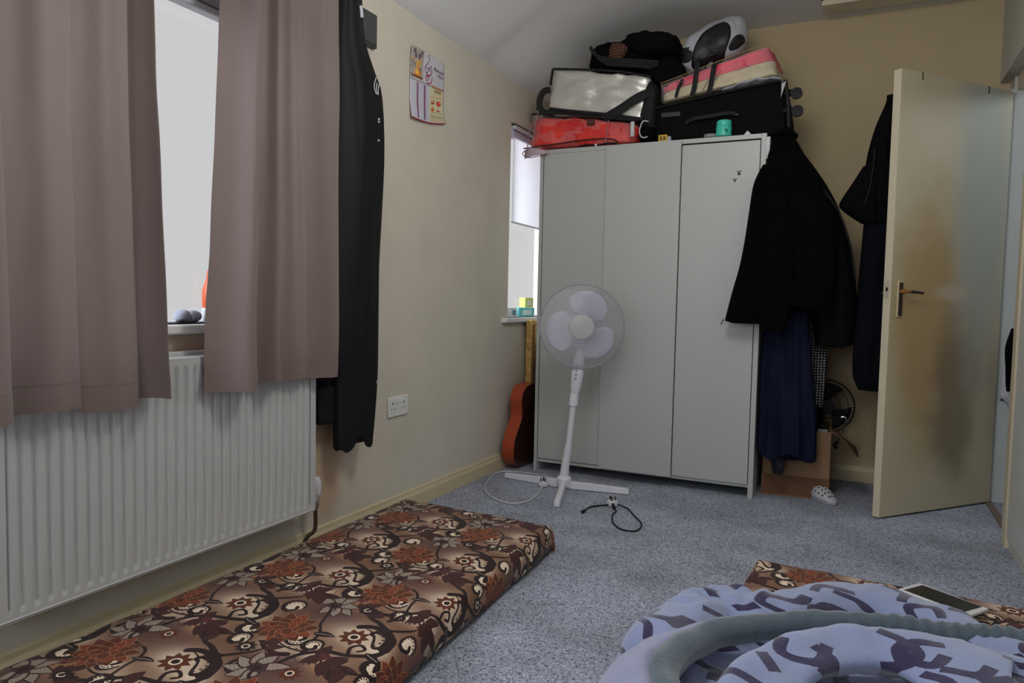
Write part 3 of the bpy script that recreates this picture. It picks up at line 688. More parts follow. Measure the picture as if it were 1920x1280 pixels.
garment([(1.9, 1.99, 2.08, .045, .02), (1.2, 1.97, 2.085, .045, .022), (.75, 1.96, 2.09, .045, .022), (.612, 1.955, 2.09, .045, .02)], 'y', 2, .005, 1.0, hem=.006).build('cloth', pm('navy_cloth', (.06, .065, .10), .85, .2, spec=.08), ck)

# ------------------------------------------------------------------ wardrobe
wd = tag(empty('wardrobe', (.768, 3.92, 0)), 'tall white three-door wardrobe standing at the far wall', 'wardrobe')
wm_ = pm('wardrobe_foil', (.69, .70, .69), .38, .015, 2)
WX0, WX1, WY0, WY1, WH = .183, 1.353, 3.65, 4.19, 1.76
bx(WX0, WX0+.018, WY0, WY1, 0, WH).build('side_panel', wm_, wd, bevel=.001)
bx(WX1-.024, WX1, WY0, WY1, 0, WH).build('side_panel', wm_, wd, bevel=.001)
bx(WX0+.018, WX1-.024, WY0+.002, WY1, WH-.022, WH).build('top_panel', wm_, wd, bevel=.001)
bx(WX0+.018, WX1-.024, WY0+.012, WY1, .05, .068).build('bottom_panel', wm_, wd, bevel=.001)
bx(WX0+.018, WX1-.024, WY1-.006, WY1, .05, WH-.02).build('back_panel', wm_, wd)
seams = [WX0+.020, .5605, .9525, WX1-.026]
dz = [(.072, WH-.022), (.060, WH-.006), (.068, WH-.030)]; dy = [.004, -.012, .000]
for k in range(3):
    d = bx(seams[k]+.0015, seams[k+1]-.0015, WY0+dy[k], WY0+dy[k]+.016, dz[k][0], dz[k][1]).build('door', wm_, wd, bevel=.0012)
    if k == 2:
        smk = pm('sticker_mark', (.16, .15, .15), .6)
        mb = MB(); mb.tube([(1.223, 3.6485, 1.588), (1.232, 3.6485, 1.578), (1.241, 3.6485, 1.590)], .003, 6); mb.tube([(1.226, 3.6485, 1.572), (1.240, 3.6485, 1.574)], .0035, 6); mb.build('sticker', smk, d)
        mb = MB(); mb.tube([(1.206, 3.6485, 1.553), (1.213, 3.6485, 1.543), (1.221, 3.6485, 1.552)], .0028, 6); mb.tube([(1.211, 3.6485, 1.539), (1.217, 3.6485, 1.540)], .0025, 6); mb.build('sticker', smk, d)
# hook over the side
hk = tag(empty('hook', (1.36, 3.66, 1.68)), 'white plastic coat hook on the right side of the wardrobe', 'hook')
mb = MB(); mb.prism([(3.62, 1.735), (3.66, 1.745), (3.68, 1.70), (3.665, 1.64), (3.635, 1.635), (3.625, 1.66)], 1.355, 1.372, lambda u, v, w_: Vector((w_, u, v))); mb.build('plate', white_plastic, hk, bevel=.003)
MB().tube([(1.365, 3.66, 1.66), (1.41, 3.66, 1.66), (1.43, 3.66, 1.70)], .006, 8, smooth=3).build('peg', white_plastic, hk)

# ------------------------------------------------------------------ bags on the wardrobe
TOP = WH
# red blanket in a clear bag
rbg = tag(empty('blanket_bag', (.42, 3.82, TOP)), 'clear zip bag holding a red blanket, lowest at the left end of the wardrobe top', 'bag')
RC = [(.108, 3.63, 1.766), (.70, 3.66, 1.764), (.09, 4.12, 1.772), (.70, 4.12, 1.772), (.125, 3.64, 1.955), (.705, 3.67, 1.872), (.15, 4.1, 1.965), (.70, 4.1, 1.90)]
def shrink(c8, s_, dz=0):
    c = [Vector(p) for p in c8]; m = sum(c, Vector())/8; return [m+(p-m)*s_+Vector((0, 0, dz)) for p in c]
mred = pm('red_blanket', (.82, .10, .17), .7, .25, 9, .5, 90, col2=(.92, .26, .16))
softbox(shrink(RC, .985), 16, .13, .010, 9, 3, puff=.006).build('red_blanket', mred, rbg)
softbox(RC, 12, .10, .006, 7, 9).build('plastic_cover', clear('clear_vinyl', .10, .12, (.85, .7, .72), .6), rbg)
gpipe = pm('grey_piping', (.55, .42, .45), .5)
for q_ in ([(.118, 3.618, 1.775), (.128, 3.62, 1.86), (.14, 3.63, 1.945)], [(.155, 3.615, 1.775), (.16, 3.615, 1.86), (.17, 3.63, 1.955)], [(.56, 3.63, 1.77), (.57, 3.638, 1.885)]): MB().tube(q_, .0025, 6).build('seam', gpipe, rbg)
MB().tube([(.095, 3.62, 1.77), (.3, 3.622, 1.782), (.45, 3.63, 1.792), (.58, 3.64, 1.79), (.62, 3.645, 1.772)], .0035, 6, smooth=4).build('zip', black_web, rbg)
mb = MB(); mb.tube([(.135, 3.64, 1.955), (.28, 3.65, 1.948), (.48, 3.66, 1.915), (.69, 3.67, 1.882)], .006, 8, smooth=4); mb.tube([(.135, 3.64, 1.955), (.132, 3.63, 1.91)], .006, 8); mb.build('black_piping', black_web, rbg)
bx(.455, .495, 3.622, 3.64, 1.868, 1.893).build('buckle_patch', pm('brown_patch', (.28, .13, .12), .6), rbg, bevel=.004)
mb = MB(); mb.grid(lambda u, v: Vector((.688+.022*u, 3.635-.006*math.sin(u*3), 1.79+.075*v)), 3, 3); mb.build('care_label', white_plastic, rbg, solid=.002)
# loose corner of the bag hanging over the wardrobe edge
mb = MB(); mb.grid(lambda u, v: Vector((.10+.14*u, 3.625-.02*math.sin(u*PI), 1.715+.055*(1-abs(u-.2))*v+.02*u)), 6, 4); mb.build('loose_flap', pm('pinkish_vinyl', (.78, .70, .74), .4, .05, trans=.2), rbg, solid=.0015)
MB().tube([(.235, 3.62, 1.735), (.14, 3.605, 1.705+.01), (.098, 3.605, 1.735), (.115, 3.61, 1.758), (.2, 3.62, 1.772)], .0025, 6, smooth=4).build('flap_piping', gpipe, rbg)

# clear bag edge between
cb = tag(empty('folded_bag', (.3, 3.8, 1.95)), 'folded clear bag with black edging between the red bag and the silver bag', 'bag')
softbox([(.14, 3.70, 1.952), (.60, 3.70, 1.915), (.14, 4.08, 1.955), (.60, 4.08, 1.92), (.14, 3.70, 1.985), (.60, 3.70, 1.93), (.14, 4.05, 1.985), (.60, 4.05, 1.93)], 6, .15, .004, 9).build('folded_sheet', pm('dull_vinyl', (.55, .54, .52), .35, .2, 20), cb)
MB().tube([(.135, 3.69, 1.995), (.22, 3.69, 1.975), (.30, 3.69, 1.955)], .005, 8, smooth=3).build('edging', black_web, cb)

# silver bag
sv = tag(empty('storage_bag', (.48, 3.85, 1.95)), 'silver foil storage bag with black piping and a black carry strap', 'bag')
SC = [(.200, 3.70, 1.985), (.72, 3.70, 1.885), (.21, 4.08, 1.99), (.72, 4.08, 1.92), (.218, 3.71, 2.210), (.775, 3.70, 2.105), (.24, 4.02, 2.20), (.76, 4.05, 2.12)]
silver = pm('silver_foil', (.80, .79, .76), .34, .05, 6, .9, 16, metal=.35)
softbox(SC, 20, .055, .009, 7, 5, puff=.004).build('bag_body', silver, sv)
mb = MB(); mb.tube([(.21, 3.70, 1.99), (.35, 3.695, 1.962), (.55, 3.69, 1.925), (.74, 3.69, 1.885)], .010, 8, smooth=4); mb.tube([(.222, 3.705, 2.205), (.4, 3.70, 2.180), (.6, 3.695, 2.145), (.77, 3.695, 2.10)], .006, 8, smooth=4); mb.tube([(.222, 3.705, 2.205), (.212, 3.70, 2.12)], .007, 8); mb.build('piping', black_web, sv)
MB().tube([(.215, 3.69, 2.09), (.185, 3.665, 2.075), (.165, 3.66, 2.02), (.185, 3.665, 1.97), (.25, 3.675, 1.955)], .017, 8, thin=.25, smooth=5).build('side_handle', black_web, sv)
MB().tube([(.53, 3.68, 1.905), (.62, 3.672, 1.945), (.70, 3.675, 1.990), (.765, 3.69, 2.02)], .024, 8, thin=.15, smooth=5).build('strap', black_web, sv)
softbox([(.69, 3.70, 1.85), (.79, 3.72, 1.82), (.69, 4.0, 1.85), (.79, 4.0, 1.82), (.75, 3.69, 2.10), (.80, 3.70, 2.07), (.75, 4.0, 2.10), (.80, 4.0, 2.07)], 6, .2, .006, 9).build('end_panel', black_web, sv)
# white metal hook hanging under the silver bag
hk2 = tag(empty('wire_hanger', (.75, 3.66, TOP)), 'white bent wire hanger standing between the red bag and the suitcase', 'hanger')
MB().tube([(.775, 3.66, 1.865), (.748, 3.655, 1.868), (.732, 3.655, 1.83), (.735, 3.655, 1.80), (.752, 3.655, 1.785), (.772, 3.66, 1.79)], .003, 8, smooth=5).build('wire', pm('white_wire', (.78, .78, .78), .4), hk2)
dbg = tag(empty('dark_pouch', (.75, 3.75, TOP)), 'dark cloth pouch squeezed between the red bag and the black suitcase', 'bag')
softbox([(.705, 3.69, 1.768), (.79, 3.69, 1.768), (.705, 4.0, 1.77), (.79, 4.0, 1.77), (.705, 3.69, 1.87), (.79, 3.69, 1.865), (.71, 4.0, 1.86), (.79, 4.0, 1.86)], 6, .3, .005, 8).build('pouch', blk, dbg)

# black clothes bundle
bb = tag(empty('clothes_bundle', (.62, 3.86, 2.14)), 'heap of black clothes with an orange plaid patch lying on the silver bag', 'clothes')
softbox([(.365, 3.75, 2.205), (.84, 3.74, 2.115), (.36, 4.06, 2.22), (.90, 4.06, 2.17), (.405, 3.77, 2.335), (.70, 3.76, 2.36), (.43, 4.0, 2.32), (.72, 4.0, 2.37)], 18, .24, .018, 5, 2).build('black_garment', blk, bb)
softbox([(.54, 3.715, 2.28), (.90, 3.71, 2.20), (.56, 4.0, 2.28), (.92, 4.0, 2.22), (.60, 3.76, 2.375), (.84, 3.76, 2.365), (.62, 3.98, 2.40), (.84, 3.98, 2.38)], 12, .28, .014, 6, 8).build('rolled_hood', pm('charcoal_fleece', (.055, .055, .06), .95, .2, 20, .5, 120, spec=.08), bb)
softbox([(.775, 3.70, 2.07), (.93, 3.69, 1.98), (.76, 3.98, 2.10), (.93, 3.98, 2.08), (.70, 3.73, 2.22), (.94, 3.70, 2.18), (.60, 3.98, 2.24), (.93, 3.98, 2.22)], 12, .25, .014, 6, 12).build('hanging_sleeve', blk, bb)
mb = MB()
for k in range(3): mb.tube([(.43+k*.02, 3.715, 2.30-k*.03), (.46+k*.02, 3.735, 2.255-k*.018), (.55, 3.725, 2.222-k*.014), (.70, 3.72, 2.195-k*.014), (.80, 3.72, 2.175-k*.016)], .009, 8, smooth=5)
mb.build('folded_rib', pm('ribbed_black', (.10, .10, .10), .9), bb)
def plaid():
    m = D.materials.new('orange_plaid'); m.use_nodes = True; nt = m.node_tree; N = nt.nodes; L = nt.links; b = N['Principled BSDF']
    tc = N.new('ShaderNodeTexCoord'); cols = []
    for ax in ('X', 'Z'):
        wv = N.new('ShaderNodeTexWave'); wv.bands_direction = ax; wv.inputs['Scale'].default_value = 22; L.new(tc.outputs['Object'], wv.inputs['Vector']); cols.append(wv)
    ad = N.new('ShaderNodeMath'); ad.operation = 'MULTIPLY'; L.new(cols[0].outputs['Fac'], ad.inputs[0]); L.new(cols[1].outputs['Fac'], ad.inputs[1])
    cr = N.new('ShaderNodeValToRGB'); cr.color_ramp.elements[0].color = (.02, .017, .012, 1); cr.color_ramp.elements[1].color = (.30, .085, .03, 1); L.new(ad.outputs[0], cr.inputs[0])
    L.new(cr.outputs[0], b.inputs['Base Color']); b.inputs['Roughness'].default_value = .9; return m
softbox([(.51, 3.725, 2.225), (.60, 3.72, 2.21), (.51, 3.79, 2.22), (.60, 3.79, 2.21), (.53, 3.735, 2.315), (.64, 3.735, 2.315), (.51, 3.8, 2.33), (.61, 3.8, 2.33)], 8, .4, .006, 8).build('plaid_patch', plaid(), bb)

# suitcase
su = tag(empty('suitcase', (1.1, 3.9, TOP)), 'large black fabric suitcase lying on its side on the wardrobe', 'suitcase')
KC = [(.795, 3.70, 1.762), (1.44, 3.70, 1.762), (.795, 4.20, 1.765), (1.44, 4.20, 1.765), (.795, 3.70, 1.945), (1.41, 3.70, 2.020), (.80, 4.20, 1.945), (1.41, 4.20, 2.02)]
bfab = pm('suitcase_fabric', (.05, .05, .052), .8, .15, 60, .3, 350, spec=.08)
softbox(KC, 12, .05, .002, 6, 1).build('case_body', bfab, su)
mb = MB(); mb.tube([(.80, 3.70, 1.94), (1.0, 3.695, 1.965), (1.2, 3.693, 1.99), (1.395, 3.70, 2.012)], .006, 8, smooth=3); mb.tube([(1.42, 3.70, 2.01), (1.437, 3.695, 1.9), (1.445, 3.70, 1.79)], .010, 8, smooth=3); mb.build('piping', black_plastic, su)
for z, x in ((1.945, 1.455), (1.862, 1.462)):
    wl = MB().tube([(1.42, 3.72, z+.012), (x, 3.71, z+.006)], .016, 10).build('wheel_fork', black_plastic, su)
    MB().lathe([(.012, -.012), (.026, -.010), (.026, .010), (.012, .012)], Matrix.Translation((x+.018, 3.70, z)) @ Matrix.Rotation(PI/2, 4, 'X'), 18).build('wheel', black_plastic, wl)
for x, z in ((.967, 1.852), (1.205, 1.868)): MB().lathe([(.005, 0), (.006, .003), (.003, .005)], Matrix.Translation((x, 3.690, z)) @ Matrix.Rotation(PI/2, 4, 'X'), 10).build('rivet', chrome, su)
MB().tube([(.967, 3.688, 1.852), (1.0, 3.672, 1.862), (1.09, 3.668, 1.868), (1.17, 3.672, 1.875), (1.205, 3.688, 1.868)], .010, 8, thin=.5, smooth=4).build('handle', black_web, su)
bx(.83, .93, 3.690, 3.70, 1.885, 1.912).build('lock_plate', pm('lock_plate', (.12, .12, .125), .4), su, bevel=.004)
# white tissue peeping between
tp = tag(empty('paper_sheet', (1.28, 3.75, 2.02)), 'crumpled white plastic sheet trapped between the pink blanket bag and the suitcase', 'sheet')
mb = MB(); mb.grid(lambda u, v: Vector((1.13+.27*u, 3.69+.10*v, 1.992+.030*u+.022*math.sin(PI*u)*(1-v)+.004*math.sin(u*23+v*5))), 20, 5); mb.build('sheet', pm('white_film', (.66, .67, .70), .35, .1, 20, .6, 30), tp, solid=.003)
mb = MB(); mb.grid(lambda u, v: Vector((1.405+.022*u*(1-v), 3.688, 1.995-.075*v+.01*u)), 3, 6); mb.build('torn_corner', MATS['white_film'], tp, solid=.002)

# pink and cream blanket in clear bag, tilted
pk = tag(empty('blanket_bag', (1.12, 3.85, 2.0)), 'tilted clear plastic bag with a folded pink and cream blanket on the black suitcase', 'bag')
PC = [(.825, 3.685, 1.962), (1.385, 3.69, 2.038), (.83, 4.08, 1.98), (1.40, 4.08, 2.05), (.815, 3.70, 2.058), (1.335, 3.71, 2.195), (.83, 4.05, 2.07), (1.36, 4.05, 2.21)]
def lerp8(c8, z0, z1, s_=1):
    c = [Vector(p) for p in c8]; lo = [c[i]*(1-z0)+c[i+4]*z0 for i in range(4)]; hi = [c[i]*(1-z1)+c[i+4]*z1 for i in range(4)]; q = lo+hi
    m = sum(q, Vector())/8; return [Vector((m.x+(p.x-m.x)*s_, m.y+(p.y-m.y)*s_, p.z)) for p in q]
softbox(lerp8(PC, .02, .55, .975), 12, .10, .006, 9, 1, puff=.003).build('cream_layer', pm('cream_fleece', (.77, .71, .58), .9, .12, 30, .6, 90), pk)
softbox(lerp8(PC, .50, .96, .975), 12, .10, .006, 9, 7, puff=.003).build('pink_layer', pm('pink_fleece', (.88, .27, .38), .9, .2, 12, .5, 90), pk)
softbox(shrink(PC, 1.01), 14, .07, .006, 9, 3).build('plastic_cover', clear('clear_vinyl_2', .14, .08, (.85, .82, .78), .8), pk)
yp = pm('yellow_piping', (.55, .48, .30), .5)
for q_ in ([(.822, 3.69, 2.058), (1.0, 3.69, 2.105), (1.2, 3.69, 2.158), (1.335, 3.70, 2.193)], [(1.335, 3.70, 2.193), (1.375, 3.69, 2.15), (1.42, 3.70, 2.085)]): MB().tube(q_, .0022, 6, smooth=3).build('seam', yp, pk)
MB().tube([(1.04, 3.68, 1.998), (1.06, 3.678, 2.04), (1.10, 3.678, 2.046), (1.12, 3.68, 2.09)], .0018, 6, smooth=3).build('crease', yp, pk)

# white carrier bag stuffed with black, on top
cbg = tag(empty('carrier_bag', (1.06, 3.85, 2.13)), 'bulging black and white carrier bag on top of the pile on the wardrobe', 'bag')
WC = [(.89, 3.71, 2.075), (1.24, 3.71, 2.16), (.93, 4.02, 2.12), (1.20, 4.02, 2.19), (.87, 3.71, 2.30), (1.22, 3.72, 2.42), (.94, 4.02, 2.32), (1.20, 4.0, 2.43)]
wb = softbox(WC, 18, .36, .006, 5, 4).build('bag_body', pm('white_polythene', (.66, .67, .70), .5, .05, 6, .5, 25), cbg)
def on_bag(pts, off=.004, rf=1.0):
    """project an outline (x, z) onto the front of the carrier bag"""
    bm = bmesh.new(); bm.from_mesh(wb.data); from mathutils.bvhtree import BVHTree; t = BVHTree.FromBMesh(bm); bm.free(); out = []
    for x, z in pts:
        h = t.ray_cast(Vector((x, 3.2, z)), Vector((0, 1, 0)))
        if h[0] is None: h = t.find_nearest(Vector((x, 3.6, z)))
        out.append(Vector((h[0].x, h[0].y-off, h[0].z)))
    return out
def patch(pts, name, mat, parent):
    P = [Vector((x, 0, z)) for x, z in pts]; P = catmull(P, 6, True); cx = sum(p.x for p in P)/len(P); cz = sum(p.z for p in P)/len(P)
    n = len(P); K = 7; flat = []
    for k in range(K, 0, -1): flat += [(cx+(p.x-cx)*k/K, cz+(p.z-cz)*k/K) for p in P]
    vs = on_bag(flat)+on_bag([(cx, cz)]); fs = []
    for k in range(K-1):
        for i in range(n): fs.append((k*n+i, k*n+(i+1) % n, (k+1)*n+(i+1) % n, (k+1)*n+i))
    for i in range(n): fs.append(((K-1)*n+i, (K-1)*n+(i+1) % n, K*n))
    return MB().add(vs, fs).build(name, mat, parent, solid=.004)
bp_ = pm('black_polythene', (.045, .045, .05), .5, .2, 8, .5, 30)
patch([(.965, 2.05), (.975, 2.19), (1.01, 2.275), (1.06, 2.315), (1.115, 2.335), (1.15, 2.31), (1.155, 2.25), (1.125, 2.17), (1.10, 2.08), (1.04, 2.04)], 'black_panel', bp_, cbg)
patch([(.905, 2.245), (.94, 2.225), (.975, 2.20), (.965, 2.165), (.925, 2.165), (.905, 2.20)], 'black_panel', bp_, cbg)
patch([(1.15, 2.215), (1.175, 2.255), (1.205, 2.27), (1.215, 2.24), (1.185, 2.205), (1.155, 2.195)], 'black_panel', bp_, cbg)
# straps hanging in front of the pink bag
st = tag(empty('strap_set', (.97, 3.68, 2.1)), 'black webbing straps with a metal buckle hanging over the pink blanket bag', 'straps')
for x, zt in ((.92, 2.07), (1.0, 2.16), (1.08, 2.13)):
    s_ = MB().tube([(x+.012, 3.70, zt), (x+.01, 3.672, zt-.03), (x+.0, 3.668, 2.02), (x-.012, 3.672, 1.975)], .0125 if x > .95 else .009, 8, flat=.2, smooth=5).build('strap', black_web, st)
    if x < .95:
        MB().tube([(.915, 3.665, 2.072), (.942, 3.665, 2.072), (.942, 3.665, 2.046), (.915, 3.665, 2.046)], .0022, 6, closed=True).build('buckle', chrome, s_)

# small things along the front edge of the wardrobe top
jr = tag(empty('jar', (1.148, 3.70, TOP)), 'small turquoise jar on the front edge of the wardrobe top', 'jar')
aqua = pm('turquoise_plastic', (.25, .76, .67), .35, .05)
JM = Matrix.Translation((1.148, 3.678, TOP+.001))
MB().lathe([(.030, 0), (.037, .004), (.038, .045), (.036, .050)], JM, 28).build('pot', aqua, jr)
MB().lathe([(.034, .048), (.036, .051), (.036, .072), (.033, .078), (.0, .079)], JM, 28, cap=False).build('lid', aqua, jr)
mb = MB(); mb.tube([(1.158, 3.639, 1.787), (1.166, 3.641, 1.793), (1.172, 3.643, 1.783), (1.165, 3.640, 1.779)], .002, 6); mb.build('print_mark', pm('teal_mark', (.06, .30, .30), .5), jr)
bxo = tag(empty('small_box', (.85, 3.68, TOP)), 'small yellow and black box on the front edge of the wardrobe top', 'box')
bx(.828, .872, 3.665, 3.69, TOP+.001, TOP+.034).build('carton', pm('box_yellow', (.80, .66, .16), .5), bxo, bevel=.001)
mb = MB(); mb.box(.836, .864, 3.6640, 3.6655, TOP+.008, TOP+.026); mb.build('black_logo', pm('logo_black', (.06, .06, .05), .5), bxo)
mb = MB(); mb.box(.840, .859, 3.6632, 3.6642, TOP+.0165, TOP+.0205); mb.box(.846, .853, 3.6632, 3.6642, TOP+.010, TOP+.024); mb.build('yellow_mark', MATS['box_yellow'], bxo)
bx(.874, .889, 3.666, 3.688, TOP+.001, TOP+.024).build('end_label', pm('label_white', (.65, .66, .72), .5), bxo)
bw = tag(empty('soap_dish', (1.09, 3.69, TOP)), 'small greyish dish left of the turquoise jar on the wardrobe top', 'dish')
MB().lathe([(.015, 0), (.030, .004), (.036, .016), (.034, .018), (.027, .008), (0, .006)], Matrix.Translation((1.085, 3.687, TOP+.001)), 20, cap=False).build('dish', pm('grey_dish', (.58, .56, .55), .5), bw)
sp = MB().lathe([(.008, 0), (.009, .012), (0, .014)], Matrix.Translation((1.092, 3.680, TOP+.008)), 10, cap=False).build('soap', pm('pink_soap', (.72, .48, .42), .6), bw)
pp = tag(empty('folded_paper', (1.275, 3.68, TOP)), 'folded scrap of white paper on the right front edge of the wardrobe top', 'paper')
mb = MB(); mb.add([(1.245, 3.66, TOP+.001), (1.28, 3.66, TOP+.001), (1.262, 3.665, TOP+.022), (1.25, 3.70, TOP+.001), (1.285, 3.70, TOP+.001), (1.268, 3.70, TOP+.018)], [(0, 1, 2), (3, 5, 4), (0, 2, 5, 3), (1, 4, 5, 2)]); mb.build('sheet', white_plastic, pp, smooth=False)
wt = tag(empty('cable', (.48, 3.66, TOP)), 'dark cable and clips strewn on the left front edge of the wardrobe top', 'cable')
MB().tube([(.40, 3.665, TOP+.006), (.46, 3.66, TOP+.012), (.52, 3.668, TOP+.008), (.56, 3.66, TOP+.014), (.61, 3.67, TOP+.008)], .0045, 6, smooth=5).build('cord', black_plastic, wt)
MB().lathe([(.006, 0), (.007, .01), (.003, .016)], Matrix.Translation((.495, 3.662, TOP+.002)), 10).build('clip', white_plastic, wt)

# ------------------------------------------------------------------ clothes on the wardrobe side
jk = pm('black_wool', (.02, .02, .021), 1.0, .2, 10, .35, 250, spec=.08)
j1 = tag(empty('jacket', (1.47, 3.64, 1.7)), 'black wool jacket hanging from the hook, overlapping the right wardrobe door', 'jacket')
garment([(1.735, 1.385, 1.47, 3.65, .03), (1.716, 1.379, 1.485, 3.65, .04), (1.646, 1.362, 1.524, 3.64, .05), (1.572, 1.362, 1.564, 3.63, .06), (1.498, 1.362, 1.603, 3.63, .065), (1.374, 1.362, 1.653, 3.63, .075), (1.251, 1.362, 1.672, 3.63, .08), (1.127, 1.362, 1.678, 3.63, .085), (1.0, 1.362, 1.672, 3.63, .085), (.935, 1.362, 1.65, 3.63, .085)], 'x', 3, .010, 1.2, hem=.012).build('jacket_body', jk, j1)
garment([(1.60, 1.345, 1.40, 3.61, .03), (1.507, 1.312, 1.385, 3.575, .04), (1.372, 1.297, 1.37, 3.565, .042), (1.248, 1.284, 1.362, 3.56, .042), (1.124, 1.265, 1.362, 3.56, .042), (.999, 1.235, 1.362, 3.56, .042), (.862, 1.206, 1.368, 3.56, .040)], 'x', 2, .006, .2, hem=.005).build('sleeve', jk, j1)
garment([(1.56, 1.36, 1.45, 3.59, .04), (1.368, 1.35, 1.478, 3.56, .048), (1.172, 1.352, 1.507, 3.55, .05), (.976, 1.358, 1.506, 3.55, .05), (.827, 1.366, 1.477, 3.55, .045)], 'x', 2, .006, 1.2, hem=.006).build('sleeve', jk, j1)
MB().tube([(1.208, 3.52, .875), (1.196, 3.518, .850)], .0025, 6).build('zip_pull', pm('zip_dark', (.15, .15, .15), .4, metal=.8), j1)
MB().tube([(1.40, 3.60, 1.74), (1.44, 3.595, 1.755), (1.48, 3.61, 1.735), (1.47, 3.65, 1.73)], .016, 8, flat=.6, smooth=4).build('collar', jk, j1)
j2 = tag(empty('jacket', (1.6, 3.84, 1.7)), 'black padded jacket hanging behind the wool jacket, sleeve showing grey sheen', 'jacket')
garment([(1.70, 1.42, 1.495, 3.80, .05), (1.60, 1.42, 1.568, 3.81, .06), (1.495, 1.45, 1.634, 3.81, .07), (1.391, 1.47, 1.683, 3.81, .08), (1.263, 1.49, 1.723, 3.81, .09), (1.135, 1.51, 1.751, 3.81, .09), (.983, 1.54, 1.771, 3.81, .09), (.881, 1.575, 1.767, 3.81, .08), (.757, 1.60, 1.762, 3.81, .07)], 'x', 2, .008, 3.3, hem=.006).build('jacket_body', pm('black_nylon', (.035, .035, .038), .75, .2, 8, .3, 60, spec=.08), j2)
MB().tube([(1.60, 3.74, 1.50), (1.68, 3.735, 1.38), (1.735, 3.74, 1.22), (1.757, 3.75, 1.08)], .010, 8, flat=.5, smooth=5).build('piping', pm('grey_nylon', (.10, .10, .105), .6), j2)
dr = tag(empty('blue_dress', (1.48, 3.72, 1.0)), 'navy blue pleated dress hanging below the black jacket', 'dress')
garment([(1.05, 1.40, 1.56, 3.72, .05), (.94, 1.38, 1.565, 3.715, .055), (.825, 1.362, 1.575, 3.71, .055), (.622, 1.358, 1.597, 3.705, .058), (.418, 1.360, 1.622, 3.70, .06), (.25, 1.362, 1.630, 3.70, .06), (.222, 1.364, 1.628, 3.70, .06)], 'x', 4, .018, .8, hem=.018).build('skirt', pm('navy_cotton', (.085, .10, .18), .8, .15, 12, .3, 300, spec=.08), dr)
garment([(.25, 1.365, 1.60, 3.70, .035), (.212, 1.375, 1.575, 3.70, .03), (.198, 1.42, 1.50, 3.695, .024), (.16, 1.43, 1.49, 3.695, .02), (.128, 1.438, 1.482, 3.695, .015)], 'x', 2, .006, .5).build('lining', pm('dark_navy_lining', (.05, .065, .12), .8, .15), dr)
def dots():
    m = D.materials.new('polka_dots'); m.use_nodes = True; nt = m.node_tree; N = nt.nodes; L = nt.links; b = N['Principled BSDF']
    tc = N.new('ShaderNodeTexCoord'); mp = N.new('ShaderNodeMapping'); mp.inputs['Scale'].default_value = (1, .0, 1); L.new(tc.outputs['Object'], mp.inputs['Vector'])
    vo = N.new('ShaderNodeTexVoronoi'); vo.inputs['Scale'].default_value = 75; vo.inputs['Randomness'].default_value = .15; L.new(mp.outputs[0], vo.inputs['Vector'])
    cr = N.new('ShaderNodeValToRGB'); cr.color_ramp.interpolation = 'CONSTANT'; cr.color_ramp.elements[0].color = (.35, .35, .36, 1); cr.color_ramp.elements[1].position = .26; cr.color_ramp.elements[1].color = (.006, .006, .008, 1)
    L.new(vo.outputs['Distance'], cr.inputs[0]); L.new(cr.outputs[0], b.inputs['Base Color']); b.inputs['Roughness'].default_value = .85; return m
pd = tag(empty('polka_dot_dress', (1.6, 3.87, 1.0)), 'black dress with white polka dots hanging right of the blue dress', 'dress')
garment([(1.0, 1.545, 1.655, 3.86, .03), (.85, 1.555, 1.657, 3.86, .032), (.70, 1.56, 1.655, 3.86, .032), (.56, 1.57, 1.648, 3.86, .03), (.455, 1.585, 1.64, 3.86, .026)], 'x', 2, .010, .4, hem=.01).build('dress_cloth', dots(), pd)

# ------------------------------------------------------------------ cardboard box, desk fan, shoe
card = pm('cardboard', (.53, .41, .30), .85, .08, 8, .1, 60)
card_d = pm('cardboard_lower', (.42, .29, .20), .85, .08, 8, .1, 60)
cbx = tag(empty('cardboard_box', (1.52, 3.98, 0)), 'open cardboard box on the carpet under the blue dress', 'box')
Mb = Matrix.Translation((1.378, 3.782, 0)) @ Matrix.Rotation(math.radians(4), 4, 'Z')
mb = MB(); mb.box(0, .31, 0, .005, .105, .335, Mb); mb.build('front_wall', card, cbx)
mb = MB(); mb.box(0, .305, .003, .008, 0, .105, Mb); mb.build('front_base', card_d, cbx)
mb = MB(); mb.box(0, .005, 0, .36, 0, .32, Mb); mb.box(.305, .31, .005, .36, 0, .335, Mb); mb.box(0, .31, .355, .36, 0, .335, Mb); mb.box(0, .31, 0, .36, .001, .006, Mb); mb.build('carton_wall', card, cbx)
fl = MB(); fl.grid(lambda u, v: Mb @ Vector((.31+.125*u, -.0+.20*v+.02*u, .335-.10*u+.012*math.sin(u*5)*(1-v))), 6, 6); fl.build('side_flap', card_d, cbx, solid=.004)
fl = MB(); fl.grid(lambda u, v: Mb @ Vector((.12+.17*u, .35-.04*v, .335+.10*v)), 4, 4); fl.build('back_flap', card_d, cbx, solid=.004)
mb = MB(); mb.box(.25, .295, .02, .03, .27, .345, Mb); mb.build('printed_card', pm('card_white', (.52, .52, .52), .6), cbx)
fan2 = tag(empty('desk_fan', (1.64, 4.08, .34)), 'small black desk fan standing in the cardboard box', 'fan')
def ringpts(c, r, ax, n=40):
    a = Vector(ax).normalized(); u = a.cross(Vector((0, 0, 1))).normalized(); v = a.cross(u)
    return [Vector(c)+u*math.cos(2*PI*k/n)*r+v*math.sin(2*PI*k/n)*r for k in range(n)]
A2 = Vector((.25, -.95, .1)).normalized(); c2 = Vector((1.652, 4.02, .435))
mb = MB()
for r, off in ((.135, 0), (.10, .022), (.06, .032)): mb.tube(ringpts(c2+A2*off, r, A2), .004 if r > .13 else .0015, 6, closed=True)
